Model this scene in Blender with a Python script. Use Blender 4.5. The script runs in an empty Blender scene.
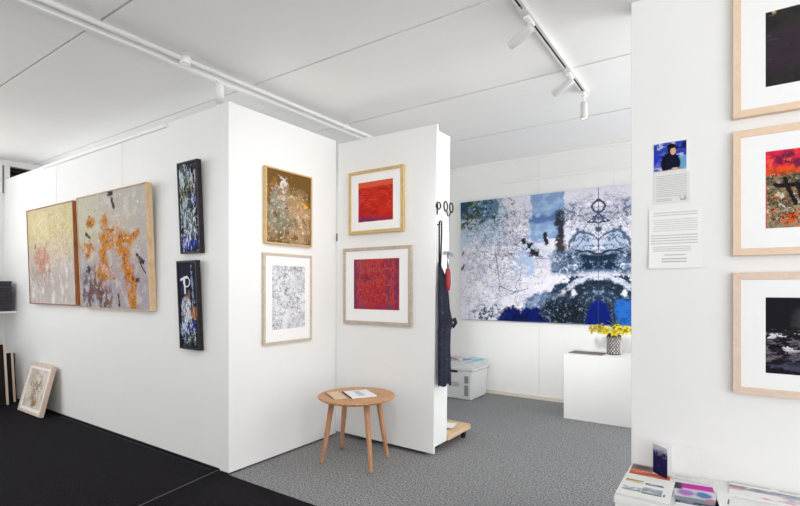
import bpy, bmesh, math, random
from mathutils import Vector, Matrix
random.seed(7)
SC = bpy.context.scene
COL = SC.collection
R = math.radians
PI = math.pi

# ------------------------------------------------------------------ colour + materials
def lin(c):
    o = []
    for v in c[:3]:
        v = v / 255.0
        o.append(v / 12.92 if v <= 0.04045 else ((v + 0.055) / 1.055) ** 2.4)
    return (*o, 1.0)

class Nodes:
    """Small helper round a material's node tree."""
    def __init__(self, name, rough=0.6, metallic=0.0, spec=0.3):
        self.m = bpy.data.materials.new(name)
        self.m.use_nodes = True
        self.t = self.m.node_tree
        self.b = self.t.nodes['Principled BSDF']
        self.b.inputs['Roughness'].default_value = rough
        self.b.inputs['Metallic'].default_value = metallic
        self.b.inputs['Specular IOR Level'].default_value = spec
    def node(self, typ, **kw):
        n = self.t.nodes.new(typ)
        for k, v in kw.items():
            setattr(n, k, v)
        return n
    def link(self, a, b):
        self.t.links.new(a, b)
    def put(self, inp, v):
        if isinstance(v, bpy.types.NodeSocket):
            self.link(v, inp)
        else:
            inp.default_value = v
    def math(self, op, a, b=0.0, c=None, clamp=False):
        n = self.node('ShaderNodeMath', operation=op, use_clamp=clamp)
        self.put(n.inputs[0], a); self.put(n.inputs[1], b)
        if c is not None: self.put(n.inputs[2], c)
        return n.outputs[0]
    def smooth(self, v, lo, hi):
        n = self.node('ShaderNodeMapRange', interpolation_type='SMOOTHSTEP')
        self.put(n.inputs['Value'], v)
        n.inputs['From Min'].default_value = lo; n.inputs['From Max'].default_value = hi
        return n.outputs['Result']
    def mix(self, f, a, b):
        n = self.node('ShaderNodeMix', data_type='RGBA')
        self.put(n.inputs[0], f); self.put(n.inputs[6], a); self.put(n.inputs[7], b)
        return n.outputs[2]
    def coords(self, kind='Object', scale=(1, 1, 1), off=(0, 0, 0)):
        tc = self.node('ShaderNodeTexCoord')
        mp = self.node('ShaderNodeMapping')
        mp.inputs['Scale'].default_value = scale; mp.inputs['Location'].default_value = off
        self.link(tc.outputs[kind], mp.inputs['Vector'])
        return mp.outputs[0]
    def noise(self, vec, scale, detail=3, rough=0.55, dist=0.0):
        n = self.node('ShaderNodeTexNoise')
        n.inputs['Scale'].default_value = scale; n.inputs['Detail'].default_value = detail
        n.inputs['Roughness'].default_value = rough; n.inputs['Distortion'].default_value = dist
        self.link(vec, n.inputs['Vector'])
        return n.outputs['Fac']
    def bump(self, h, strength, dist=0.002):
        n = self.node('ShaderNodeBump')
        n.inputs['Strength'].default_value = strength; n.inputs['Distance'].default_value = dist
        self.link(h, n.inputs['Height']); self.link(n.outputs[0], self.b.inputs['Normal'])
    def colour(self, v):
        self.put(self.b.inputs['Base Color'], v)

def plain(name, c, rough=0.5, metallic=0.0, var=0.06, scale=14, bump=0.0, spec=0.3):
    N = Nodes(name, rough, metallic, spec)
    v = N.coords()
    n = N.noise(v, scale, 4)
    a = lin(c); d = tuple(x * (1 - var) for x in a[:3]) + (1,)
    N.colour(N.mix(N.smooth(n, 0.3, 0.7), d, a))
    if bump: N.bump(N.noise(v, scale * 20, 2), bump)
    return N.m

def wood(name, c1, c2, scale=(3, 3, 40), rough=0.45, detail=4):
    N = Nodes(name, rough)
    v = N.coords('Object', scale)
    n = N.noise(v, 1.6, detail, 0.6, 1.2)
    N.colour(N.mix(N.smooth(n, 0.3, 0.7), lin(c1), lin(c2)))
    N.bump(n, 0.08)
    return N.m

M = {}
M['wall'] = plain('wall_paint', (238, 238, 236), 0.65, var=0.012, scale=3, bump=0.03)
M['panel'] = plain('panel_paint', (238, 238, 236), 0.6, var=0.01, scale=4, bump=0.02)
M['ceiling'] = plain('ceiling_paint', (244, 243, 240), 0.75, var=0.03, scale=1.3)
M['white'] = plain('white_enamel', (240, 240, 237), 0.35, var=0.01)
M['trim'] = plain('cream_trim', (226, 220, 205), 0.5, var=0.03)
M['lampwhite'] = plain('lamp_enamel', (216, 215, 212), 0.4, var=0.01)
M['plastic'] = plain('white_plastic', (228, 229, 228), 0.35, var=0.02)
M['black'] = plain('black_plastic', (24, 23, 25), 0.45, var=0.1)
M['charcoal'] = plain('charcoal_card', (64, 62, 68), 0.6, var=0.1)
M['darkcanvas'] = plain('black_board', (22, 18, 19), 0.75, var=0.2)
M['slot'] = plain('track_slot_and_seam_shade', (48, 47, 45), 0.6)
M['steel'] = plain('steel', (176, 178, 182), 0.28, 0.9, var=0.08)
M['red'] = plain('red_grip', (156, 46, 58), 0.5, var=0.15)
M['mount'] = plain('mount_board', (243, 243, 242), 0.7, var=0.008, scale=30)
M['paper'] = plain('white_paper', (240, 240, 238), 0.65, var=0.01, scale=30)
M['pagegrey'] = plain('page_edges', (222, 222, 220), 0.7, var=0.06, scale=120)
M['fawn'] = plain('grey_brown_card', (128, 116, 106), 0.6, var=0.1)
M['wire'] = plain('hanging_wire', (222, 222, 220), 0.4, var=0.02)
M['beam'] = plain('dark_brown_timber', (58, 34, 26), 0.6, var=0.35, scale=9)
M['table'] = wood('oak_top', (206, 158, 112), (184, 128, 82), (5, 26, 5), 0.4)
M['leg'] = wood('oak_leg', (196, 148, 112), (172, 122, 88), (26, 26, 3), 0.45)
M['ply'] = wood('pine_board', (226, 198, 164), (208, 172, 132), (18, 3, 18), 0.55)
M['ash'] = wood('ash_frame', (233, 208, 181), (227, 200, 172), (16, 16, 16), 0.5)
M['pinkash'] = wood('pale_pink_frame', (228, 205, 187), (221, 196, 177), (16, 16, 16), 0.5)
M['oakframe'] = wood('oak_floater', (226, 198, 160), (206, 170, 128), (4, 30, 6), 0.5)
M['redwood'] = wood('red_brown_floater', (176, 112, 72), (150, 86, 52), (4, 30, 6), 0.5)
M['gold'] = wood('gold_frame', (214, 186, 132), (196, 164, 108), (20, 20, 20), 0.4)
M['taupe'] = wood('taupe_frame', (196, 184, 166), (176, 162, 144), (20, 20, 20), 0.5)
M['beige'] = wood('beige_frame', (206, 196, 178), (188, 176, 156), (20, 20, 20), 0.5)
M['blackframe'] = wood('black_frame', (46, 38, 38), (28, 24, 26), (20, 20, 20), 0.5)
M['petal'] = plain('yellow_petal', (222, 204, 52), 0.6, var=0.38, scale=60)
M['stamen'] = plain('ochre_stamen', (212, 180, 44), 0.6, var=0.2)
M['leafgreen'] = plain('green_leaf', (74, 112, 40), 0.5, var=0.4, scale=40)
M['silver'] = plain('silver_tile', (214, 210, 206), 0.18, 0.85, var=0.06)
M['mosaic'] = plain('dark_mirror', (92, 84, 82), 0.25, 0.6, var=0.2)
M['glow'] = plain('lamp_lens', (255, 250, 240), 0.3)
_b = M['glow'].node_tree.nodes['Principled BSDF']
_b.inputs['Emission Color'].default_value = (1, 0.96, 0.9, 1); _b.inputs['Emission Strength'].default_value = 1.2

def carpet_mat(name, dark, mid, light, amt):
    N = Nodes(name, 0.95, spec=0.1)
    v = N.coords()
    fine = N.noise(v, 90, 2, 0.7)
    med = N.noise(v, 20, 3, 0.6)
    big = N.noise(v, 1.4, 4, 0.6)
    c = N.mix(N.smooth(fine, 0.32, 0.68), lin(dark), lin(light))
    c = N.mix(N.math('MULTIPLY', N.smooth(med, 0.35, 0.65), amt), c, lin(mid))
    c = N.mix(N.math('MULTIPLY', N.smooth(big, 0.4, 0.7), 0.3), c, lin(mid))
    N.colour(c)
    N.bump(fine, 0.5, 0.004)
    return N.m
M['carpet'] = carpet_mat('grey_loop_carpet', (84, 85, 88), (128, 129, 131), (176, 176, 176), 0.3)
M['blackcarpet'] = carpet_mat('black_pile_carpet', (17, 16, 20), (27, 25, 31), (36, 34, 41), 0.5)

def apron_mat():
    N = Nodes('navy_cloth', 0.85)
    v = N.coords()
    c = N.mix(N.smooth(N.noise(v, 9, 4), 0.3, 0.7), lin((24, 25, 36)), lin((40, 43, 62)))
    c = N.mix(N.smooth(N.noise(v, 46, 1), 0.73, 0.77), c, lin((110, 120, 136)))
    N.colour(c); N.bump(N.noise(v, 300, 2), 0.2)
    return N.m
M['apron'] = apron_mat()

class Art(Nodes):
    """A printed or painted surface built up in layers over its own face (u across, v up, both 0..1)."""
    def __init__(self, name, W, H, base, seed=0.0, rough=0.6):
        super().__init__(name, rough, spec=0.06)
        uv = self.node('ShaderNodeUVMap')
        sp = self.node('ShaderNodeSeparateXYZ'); self.link(uv.outputs[0], sp.inputs[0])
        self.u, self.v = sp.outputs[0], sp.outputs[1]
        self.W, self.H, self.seed = W, H, seed
        self.c = lin(base)
        self._vec()
    def _vec(self):
        cb = self.node('ShaderNodeCombineXYZ')
        self.link(self.math('MULTIPLY', self.u, self.W), cb.inputs[0])
        self.link(self.math('MULTIPLY', self.v, self.H), cb.inputs[1])
        cb.inputs[2].default_value = self.seed
        self.p = cb.outputs[0]
    def n(self, scale, detail=4, rough=0.6, stretch=(1, 1), dist=0.0, off=0.0):
        mp = self.node('ShaderNodeMapping')
        mp.inputs['Scale'].default_value = (stretch[0], stretch[1], 1)
        mp.inputs['Location'].default_value = (off * 3.1, off * 1.7, off)
        self.link(self.p, mp.inputs['Vector'])
        return self.noise(mp.outputs[0], scale, detail, rough, dist)
    def spots(self, scale, lo, hi, **k):
        return self.smooth(self.n(scale, **k), lo, hi)
    def lines(self, scale, width, **k):
        a = self.math('ABSOLUTE', self.math('SUBTRACT', self.n(scale, **k), 0.5))
        return self.math('SUBTRACT', 1.0, self.smooth(a, width * 0.3, width))
    def _warp(self, warp, ws, off):
        if not warp: return self.u, self.v
        a = self.math('MULTIPLY', self.math('SUBTRACT', self.n(ws, 4, 0.65, off=off + 3), 0.5), warp * 2)
        b = self.math('MULTIPLY', self.math('SUBTRACT', self.n(ws, 4, 0.65, off=off + 8), 0.5), warp * 2)
        return self.math('ADD', self.u, a), self.math('ADD', self.v, b)
    def ell(self, cx, cy, rx, ry, soft=0.2, warp=0.1, ws=9, off=0.0):
        u, v = self._warp(warp, ws, off)
        a = self.math('DIVIDE', self.math('SUBTRACT', u, cx), rx)
        b = self.math('DIVIDE', self.math('SUBTRACT', v, cy), ry)
        d = self.math('SQRT', self.math('ADD', self.math('MULTIPLY', a, a), self.math('MULTIPLY', b, b)))
        return self.math('SUBTRACT', 1.0, self.smooth(d, 1 - soft, 1 + soft))
    def ring(self, cx, cy, rx, ry, w, warp=0.02, ws=12, off=0.0):
        u, v = self._warp(warp, ws, off)
        a = self.math('DIVIDE', self.math('SUBTRACT', u, cx), rx)
        b = self.math('DIVIDE', self.math('SUBTRACT', v, cy), ry)
        d = self.math('SQRT', self.math('ADD', self.math('MULTIPLY', a, a), self.math('MULTIPLY', b, b)))
        return self.math('SUBTRACT', 1.0, self.smooth(self.math('ABSOLUTE', self.math('SUBTRACT', d, 1.0)), w * 0.5, w))
    def rect(self, x0, x1, y0, y1, soft=0.01, warp=0.0, ws=9, off=0.0):
        u, v = self._warp(warp, ws, off)
        m = self.math('MULTIPLY', self.smooth(u, x0 - soft, x0 + soft), self.math('SUBTRACT', 1.0, self.smooth(u, x1 - soft, x1 + soft)))
        k = self.math('MULTIPLY', self.smooth(v, y0 - soft, y0 + soft), self.math('SUBTRACT', 1.0, self.smooth(v, y1 - soft, y1 + soft)))
        return self.math('MULTIPLY', m, k)
    def stroke(self, x0, y0, x1, y1, w, soft=0.3, warp=0.03, ws=10, off=0.0):
        """a brush stroke from one point to another; widths count in metres"""
        u, v = self._warp(warp, ws, off)
        X = self.math('MULTIPLY', self.math('SUBTRACT', u, x0), self.W)
        Y = self.math('MULTIPLY', self.math('SUBTRACT', v, y0), self.H)
        dx, dy = (x1 - x0) * self.W, (y1 - y0) * self.H
        L2 = dx * dx + dy * dy
        t = self.math('DIVIDE', self.math('ADD', self.math('MULTIPLY', X, dx), self.math('MULTIPLY', Y, dy)), L2, clamp=True)
        ex = self.math('SUBTRACT', X, self.math('MULTIPLY', t, dx))
        ey = self.math('SUBTRACT', Y, self.math('MULTIPLY', t, dy))
        d = self.math('SQRT', self.math('ADD', self.math('MULTIPLY', ex, ex), self.math('MULTIPLY', ey, ey)))
        return self.math('SUBTRACT', 1.0, self.smooth(d, w * (1 - soft), w * (1 + soft)))
    def mul(self, *ms):
        r = ms[0]
        for m in ms[1:]: r = self.math('MULTIPLY', r, m)
        return r
    def any(self, *ms):
        r = ms[0]
        for m in ms[1:]: r = self.math('MAXIMUM', r, m)
        return r
    def lay(self, mask, c, op=1.0):
        if op != 1.0: mask = self.math('MULTIPLY', mask, op)
        self.c = self.mix(mask, self.c, lin(c))
        return self
    def text(self, x0, x1, y0, y1, n, c, fill=0.55, op=0.6, off=0.0):
        """grey rows of small print, too small to read"""
        row = self.math('FRACT', self.math('MULTIPLY', self.math('SUBTRACT', self.v, y0), n / (y1 - y0)))
        on = self.math('MULTIPLY', self.smooth(row, 0.25, 0.35), self.math('SUBTRACT', 1.0, self.smooth(row, 0.65, 0.75)))
        idx = self.math('FLOOR', self.math('MULTIPLY', self.math('SUBTRACT', self.v, y0), n / (y1 - y0)))
        cb = self.node('ShaderNodeCombineXYZ')
        self.link(self.math('MULTIPLY', self.u, 26), cb.inputs[0]); self.link(self.math('MULTIPLY', idx, 3.7), cb.inputs[1])
        cb.inputs[2].default_value = off
        w = self.smooth(self.noise(cb.outputs[0], 1.3, 1), 0.42 - fill * 0.2, 0.5 - fill * 0.2)
        self.lay(self.mul(on, w, self.rect(x0, x1, y0, y1, 0.004)), c, op)
    def done(self, bump=0.0, bs=40):
        self.colour(self.c)
        if bump: self.bump(self.n(bs, 4), bump, 0.003)
        return self.m

# ------------------------------------------------------------------ geometry
def bm_new():
    bm = bmesh.new(); bm.loops.layers.uv.new('UVMap'); return bm
def box(bm, x0, x1, y0, y1, z0, z1, bev=0.0, seg=2, mat=0):
    vs = [bm.verts.new(p) for p in ((x0, y0, z0), (x1, y0, z0), (x1, y1, z0), (x0, y1, z0), (x0, y0, z1), (x1, y0, z1), (x1, y1, z1), (x0, y1, z1))]
    fs = [bm.faces.new([vs[i] for i in f]) for f in ((0, 3, 2, 1), (4, 5, 6, 7), (0, 1, 5, 4), (1, 2, 6, 5), (2, 3, 7, 6), (3, 0, 4, 7))]
    for f in fs: f.material_index = mat
    if bev:
        es = list({e for f in fs for e in f.edges})
        bmesh.ops.bevel(bm, geom=es, offset=bev, segments=seg, affect='EDGES', profile=0.5)
    return vs
def ring_frame(bm, W, H, fw, d, bev=0.002):
    """four mitred mouldings, back at y=0, front at y=-d, standing on z=0, centred on x"""
    o = [(-W / 2, 0), (W / 2, 0), (W / 2, H), (-W / 2, H)]
    i = [(-W / 2 + fw, fw), (W / 2 - fw, fw), (W / 2 - fw, H - fw), (-W / 2 + fw, H - fw)]
    for k in range(4):
        j = (k + 1) % 4
        q = [o[k], o[j], i[j], i[k]]
        f = [bm.verts.new((p[0], -d, p[1])) for p in q]
        b = [bm.verts.new((p[0], 0, p[1])) for p in q]
        fs = [bm.faces.new(f), bm.faces.new(b[::-1])]
        for a in range(4):
            c = (a + 1) % 4
            fs.append(bm.faces.new((f[c], f[a], b[a], b[c])))
        if bev:
            es = [e for e in fs[0].edges]
            bmesh.ops.bevel(bm, geom=es, offset=bev, segments=2, affect='EDGES', profile=0.5)
def tube(bm, pts, r, seg=10, cap=True):
    """round bar along points; r a number or one radius per point"""
    pts = [Vector(p) for p in pts]
    rs = r if isinstance(r, (list, tuple)) else [r] * len(pts)
    rings = []
    prev = None
    for k, p in enumerate(pts):
        d = (pts[min(k + 1, len(pts) - 1)] - pts[max(k - 1, 0)]).normalized()
        if prev is None:
            a = Vector((0, 0, 1)) if abs(d.z) < 0.9 else Vector((1, 0, 0))
            n = d.cross(a).normalized()
        else:
            n = (prev - d * prev.dot(d)).normalized()
        prev = n
        b = d.cross(n)
        rings.append([bm.verts.new(p + (n * math.cos(2 * PI * s / seg) + b * math.sin(2 * PI * s / seg)) * rs[k]) for s in range(seg)])
    for k in range(len(rings) - 1):
        for s in range(seg):
            t = (s + 1) % seg
            bm.faces.new((rings[k][s], rings[k][t], rings[k + 1][t], rings[k + 1][s])).smooth = True
    if cap:
        bm.faces.new(rings[0][::-1]); bm.faces.new(rings[-1])
    return rings
def lathe(bm, prof, seg=32, c=(0, 0), z=0):
    rings = [[bm.verts.new((c[0] + r * math.cos(2 * PI * s / seg), c[1] + r * math.sin(2 * PI * s / seg), z + h)) for s in range(seg)] for r, h in prof]
    for k in range(len(rings) - 1):
        for s in range(seg):
            t = (s + 1) % seg
            bm.faces.new((rings[k][s], rings[k][t], rings[k + 1][t], rings[k + 1][s])).smooth = True
    bm.faces.new(rings[0][::-1]); bm.faces.new(rings[-1])
def uv_xz(bm, x0, z0, W, H, ax=(0, 2)):
    l = bm.loops.layers.uv.active
    for f in bm.faces:
        for lo in f.loops:
            lo[l].uv = ((lo.vert.co[ax[0]] - x0) / W, (lo.vert.co[ax[1]] - z0) / H)
def obj(name, bm, mat, parent=None, loc=None, rot=None):
    bmesh.ops.recalc_face_normals(bm, faces=bm.faces)
    me = bpy.data.meshes.new(name); bm.to_mesh(me); bm.free()
    for m in (mat if isinstance(mat, (list, tuple)) else [mat]): me.materials.append(m)
    o = bpy.data.objects.new(name, me); COL.objects.link(o)
    if parent: o.parent = parent
    if loc: o.location = loc
    if rot: o.rotation_euler = rot
    return o
def tag(o, label, cat, group=None):
    o['label'] = label; o['category'] = cat
    if group: o['group'] = group
    return o
def thing(name, label, cat, loc=(0, 0, 0), rot=(0, 0, 0), group=None):
    o = bpy.data.objects.new(name, None); COL.objects.link(o)
    o.empty_display_size = 0.1
    o.location = loc; o.rotation_euler = rot
    return tag(o, label, cat, group)
def structure(name, bm, mat):
    o = obj(name, bm, mat); o['kind'] = 'structure'; return o
def simple(name, mat, *b, **k):
    bm = bm_new(); box(bm, *b, **k); return bm

# ------------------------------------------------------------------ the setting
CEIL = 2.713
XL, XR, YF, YB = -6.86, 2.3, -2.1, 5.28
XB = .95
bm = bm_new(); box(bm, XL - .15, XR, YF, 2.84, -.12, 0); box(bm, XL - .15, XB, 2.84, YB + .12, -.12, 0); structure('floor', bm, M['carpet'])
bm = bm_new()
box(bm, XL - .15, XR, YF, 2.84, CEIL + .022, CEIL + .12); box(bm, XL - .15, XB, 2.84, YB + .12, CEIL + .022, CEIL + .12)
for f in bm.faces: f.material_index = 1  # dark backing puts the seam shade between ceiling panels into the colour
ys = [YF, -1.81, -.79, .235, 1.257, 2.283, 3.305, 4.31, YB]
for a, b in zip(ys[:-1], ys[1:]):
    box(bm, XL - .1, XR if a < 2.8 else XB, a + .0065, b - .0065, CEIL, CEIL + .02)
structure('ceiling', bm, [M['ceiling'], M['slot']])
# end wall on the left, with a dark louvred transom over the partition
bm = bm_new()
box(bm, XL - .12, XL, YF, 1.35, 0, .75); box(bm, XL - .12, XL, 1.35, 1.93, 0, CEIL)
box(bm, XL - .12, XL, 1.93, 2.5, 0, 2.30); box(bm, XL - .12, XL, 2.5, YB, 2.2, 2.30); box(bm, XL - .12, XL, 2.5, YB, 0, .5); box(bm, XL - .12, XL, 1.93, YB, 2.665, CEIL)
box(bm, XL - .12, XL, 3.4, YB, 2.30, 2.665)
structure('wall_end', bm, M['wall'])
win = bpy.data.objects.new('window_1', None); COL.objects.link(win); win['kind'] = 'structure'; win.location = (XL, 2.6, 2.3)
bm = bm_new()
for z in (0.0, 0.345): box(bm, -.1, .01, -.67, .8, z, z + .02)
for y in (-.67, -.60): box(bm, -.1, .015, y, y + .05, 0, .365)
obj('window_frame', bm, M['white'], win)
bm = bm_new()
for k in range(6):
    z = .02 + k * .055
    bm2 = [(-.09, -.56, z), (-.02, -.56, z + .06)]
    vs = [bm.verts.new(p) for p in ((-.09, -.56, z + .05), (-.03, -.56, z), (-.03, .8, z), (-.09, .8, z + .05), (-.09, -.56, z + .062), (-.03, -.56, z + .012), (-.03, .8, z + .012), (-.09, .8, z + .062))]
    for f in ((0, 1, 2, 3), (4, 7, 6, 5), (0, 4, 5, 1), (1, 5, 6, 2), (2, 6, 7, 3), (3, 7, 4, 0)): bm.faces.new([vs[i] for i in f])
obj('louvre', bm, M['beam'], win)
bm = bm_new(); box(bm, -.12, -.105, -.67, .8, 0, .365); obj('pane', bm, M['black'], win)
# long partition, the narrow return and the back wall
bm = bm_new(); box(bm, XL, -2.842, 2.003, 2.10, 0, 2.482, bev=.002, seg=1); structure('wall_left', bm, M['wall'])
bm = bm_new(); box(bm, XL, -2.842, 1.996, 2.003, 0, .022); structure('baseboard_left', bm, M['black'])
bm = bm_new(); box(bm, -2.84, -2.74, 1.998, 3.06, .012, 2.486, bev=.003, seg=2)
structure('wall_center', bm, M['panel'])
bm = bm_new(); box(bm, -2.83, -2.755, 2.01, 3.02, 0, .012); structure('gap_shade_center', bm, M['black'])  # black strip paints the shade in the gap under the panel
bm = bm_new()
for a, b in ((XL, -4.13), (-4.13, -2.93), (-2.93, -1.733), (-1.733, -.533), (-.533, XB)):
    box(bm, a + .0012, b - .0012, YB, YB + .1, 0, CEIL, bev=.0015, seg=1)
structure('wall_back', bm, M['wall'])
bm = bm_new(); box(bm, XL, XB, YB - .012, YB, 0, .045, bev=.003, seg=1); structure('baseboard_back', bm, M['trim'])
bm = bm_new(); box(bm, XL, XB, YB - .018, YB, CEIL - .03, CEIL, bev=.004, seg=1); structure('trim_back', bm, M['white'])
bm = bm_new(); box(bm, -5.2, .2, YF - .1, YF, 0, CEIL); structure('wall_front', bm, M['wall'])  # unseen; its width is shaped to trim daylight on the walls
bm = bm_new(); box(bm, XR, XR + .1, 1.5, 2.84, 0, CEIL); structure('wall_side_blocker', bm, M['wall'])  # unseen pier added to cut side light on the right wall
bm = bm_new(); box(bm, -.412, XR, 2.72, 2.84, 0, CEIL, bev=.002, seg=1); structure('wall_right', bm, M['wall'])

# black carpets over the grey floor
bm = bm_new(); vs = [bm.verts.new(p) for p in ((XL + .01, -1.6, 0), (-2.27, -1.6, 0), (-2.868, 1.985, 0), (XL + .01, 1.985, 0))]
vt = [bm.verts.new(v.co + Vector((0, 0, .010))) for v in vs]
bm.faces.new(vs[::-1]); bm.faces.new(vt)
for i in range(4): bm.faces.new((vs[i], vs[(i + 1) % 4], vt[(i + 1) % 4], vt[i]))
cw = tag(obj('carpet', bm, M['blackcarpet']), 'long black carpet running along the foot of the left wall', 'carpet')
M['binding'] = plain('grey_binding', (78, 78, 84), .8)
bm = bm_new(); tube(bm, [(-5.3, 1.972, .0105), (-2.90, 1.972, .0105)], .003, 8); obj('edge_binding', bm, plain('dark_binding', (58, 57, 62), .8), cw)
bm = bm_new()
NX, NY = 24, 10
pr = [(-2.86, .0105), (-2.845, .018), (-2.81, .026), (-2.77, .020), (-2.72, .012), (-2.6, .010), (-1.5, .010), (.4, .010), (.405, .0)]
rows = []
for k in range(NY + 1):
    y = -1.6 + (1.985 + 1.6) * k / NY
    e = .168 * (1.985 - y)
    rows.append([bm.verts.new((x + (e if x < -2.45 else 0), y - (.012 if x < -2.8 and k == NY else 0), z)) for x, z in pr])
for a, b in zip(rows[:-1], rows[1:]):
    for i in range(len(pr) - 1): bm.faces.new((a[i], a[i + 1], b[i + 1], b[i])).smooth = True
last = [bm.verts.new((v.co.x, v.co.y + .003, 0.0005)) for v in rows[-1]]
for i in range(len(pr) - 1): bm.faces.new((rows[-1][i], rows[-1][i + 1], last[i + 1], last[i]))
cl = tag(obj('carpet', bm, M['blackcarpet']), 'black carpet lapping over the other, its straight edge meeting the grey floor', 'carpet')
bm = bm_new(); tube(bm, [(-2.815 + .168 * (1.985 - y), y, .0275) for y in (1.96, 1.8, 1.5, 1.0, .5, -.5, -1.6)], .0045, 8); obj('edge_binding', bm, M['binding'], cl)

# ------------------------------------------------------------------ pictures
def framed(label, cx, y, z0, W, H, fw, d, fm, art, rotz=0.0, tilt=0.0, mat=None, group=None, name='framed_print', cat='picture', recess=.006, x=None):
    """root at the middle of the back lower edge; mat = (left, right, bottom, top) borders measured from the outer edge"""
    loc = (cx, y, z0)
    t = thing(name, label, cat, loc, (R(tilt), 0, rotz), group)
    bm = bm_new(); ring_frame(bm, W, H, fw, d); obj('frame', bm, fm, t)
    f = -d + recess
    if mat:
        l, r, b, tp = mat
        x0, x1, z0_, z1 = -W / 2 + l, W / 2 - r, b, H - tp
        bm = bm_new()
        o = [(-W / 2 + fw * .7, fw * .7), (W / 2 - fw * .7, fw * .7), (W / 2 - fw * .7, H - fw * .7), (-W / 2 + fw * .7, H - fw * .7)]
        i = [(x0, z0_), (x1, z0_), (x1, z1), (x0, z1)]
        for k in range(4):
            j = (k + 1) % 4
            q = [(o[k], f), (o[j], f), (i[j], f), (i[k], f)]
            bm.faces.new([bm.verts.new((p[0], yy, p[1])) for p, yy in q])
            ib = [(i[k][0], f, i[k][1]), (i[j][0], f, i[j][1])]
            s = .0015
            cxm, czm = (x0 + x1) / 2, (z0_ + z1) / 2
            def inn(p): return (p[0] + (s if p[0] < cxm else -s), f + .0018, p[2] + (s if p[2] < czm else -s))
            bm.faces.new([bm.verts.new(p) for p in (ib[0], ib[1], inn(ib[1]), inn(ib[0]))])
        bmesh.ops.remove_doubles(bm, verts=bm.verts, dist=1e-5)
        obj('mount', bm, M['mount'], t)
        bm = bm_new(); box(bm, x0 - .003, x1 + .003, f + .002, f + .006, z0_ - .003, z1 + .003)
        uv_xz(bm, x0, z0_, x1 - x0, z1 - z0_); obj('print', bm, art, t)
        bm = bm_new(); box(bm, -W / 2 + fw * .6, W / 2 - fw * .6, -.006, -.001, fw * .6, H - fw * .6)
        obj('backing_board', bm, M['taupe'], t)
    else:
        bm = bm_new(); box(bm, -W / 2 + fw + .0015, W / 2 - fw - .0015, f, -.004, fw + .0015, H - fw - .0015, bev=.001, seg=1)
        uv_xz(bm, -W / 2 + fw, fw, W - 2 * fw, H - 2 * fw); obj('canvas', bm, art, t)
    return t

# pale abstract on the far left
a = Art('pale_abstract', 1.04, .93, (196, 187, 180), 1.0)
a.lay(a.spots(5, .4, .62, stretch=(1, .5)), (182, 170, 166), .8)
a.lay(a.rect(-.1, 1.1, .56, 1.1, .22, .12, 4), (202, 188, 142))
a.lay(a.mul(a.rect(-.1, 1.1, .5, 1.1, .2), a.spots(7, .45, .62, off=1)), (196, 172, 112), .7)
a.lay(a.ell(.36, .82, .2, .1, .6, .2, 6, 2), (214, 202, 150), .5)
a.lay(a.ell(.32, .45, .17, .15, .4, .14, 7, 1), (190, 126, 100), .9)
a.lay(a.mul(a.ell(.32, .4, .24, .22, .4, .2, 7, 7), a.spots(14, .52, .6, rough=.7, off=19)), (168, 112, 92), .6)
a.lay(a.mul(a.ell(.72, .55, .16, .12, .6, .3, 8, 5), a.spots(12, .42, .55)), (204, 174, 148), .7)
a.lay(a.mul(a.lines(9, .02, stretch=(1.4, .6), off=2), a.rect(.0, 1, .15, .66, .1)), (160, 140, 120), .45)
a.lay(a.mul(a.spots(10, .5, .63, stretch=(1, .5), off=4), a.rect(-.1, 1, -.1, .42, .15)), (231, 226, 222), .8)
a.lay(a.mul(a.spots(24, .6, .68, off=6), a.rect(-.1, .3, .0, .5, .1)), (150, 140, 132), .7)
a.lay(a.ell(.17, .6, .03, .04, .4, .08, 20), (120, 110, 60), .8)
a.lay(a.mul(a.lines(12, .03, detail=6, rough=.7, off=9), a.rect(.1, .95, .3, 1, .15)), (236, 230, 214), .5)
a.lay(a.spots(22, .56, .64, rough=.72, off=13), (150, 134, 116), .3)
a.lay(a.spots(28, .6, .66, rough=.72, off=15), (232, 226, 216), .45)
a.lay(a.mul(a.rect(-.1, .5, .1, .5, .15), a.lines(12, .03, detail=6, rough=.72, stretch=(1.3, .6), off=17)), (130, 112, 104), .5)
framed('square abstract in cream, pale yellow and salmon, red-brown frame, furthest left on wall', -5.428, 2.0, 1.080, 1.07, .955, .007, .05, M['redwood'], a.done(.25), tilt=1.8, name='canvas_painting', cat='painting')

# ochre splashes
a = Art('ochre_splashes', 1.13, .94, (180, 176, 168), 2.0)
a.lay(a.spots(4, .4, .6, off=1), (190, 180, 168), .8)
a.lay(a.rect(-.1, 1.1, -.1, .45, .25, .15, 4), (158, 156, 174), .9)
a.lay(a.mul(a.spots(9, .5, .62, off=9), a.rect(0, 1, 0, 1, .1)), (210, 204, 196), .6)
a.lay(a.ell(.12, .78, .22, .2, .6, .2, 5, 3), (196, 196, 160), .5)
ochre = a.any(a.ell(.2, .76, .07, .05, .3, .08, 14), a.stroke(.42, .72, .40, .5, .07, .5, .14, 8), a.stroke(.4, .5, .33, .28, .06, .5, .14, 9, 2),
              a.stroke(.58, .6, .70, .45, .075, .5, .12, 9, 3), a.stroke(.70, .45, .76, .22, .085, .5, .14, 8, 4), a.stroke(.76, .25, .78, .0, .06, .5, .12, 9, 5),
              a.stroke(.55, .62, .78, .58, .04, .6, .08, 10, 6), a.stroke(.78, .58, .88, .63, .025, .6, .05, 10, 7), a.ell(.15, .52, .12, .06, .6, .25, 9, 8), a.stroke(.34, .62, .62, .66, .03, .6, .12, 9, 14), a.ell(.5, .55, .1, .05, .6, .2, 9, 15), a.ell(.36, .3, .12, .07, .6, .2, 9, 16))
a.lay(a.mul(ochre, a.spots(9, .38, .5, off=3)), (186, 112, 20))
a.lay(a.mul(ochre, a.spots(16, .52, .6, off=7)), (212, 146, 56), .75)
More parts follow.
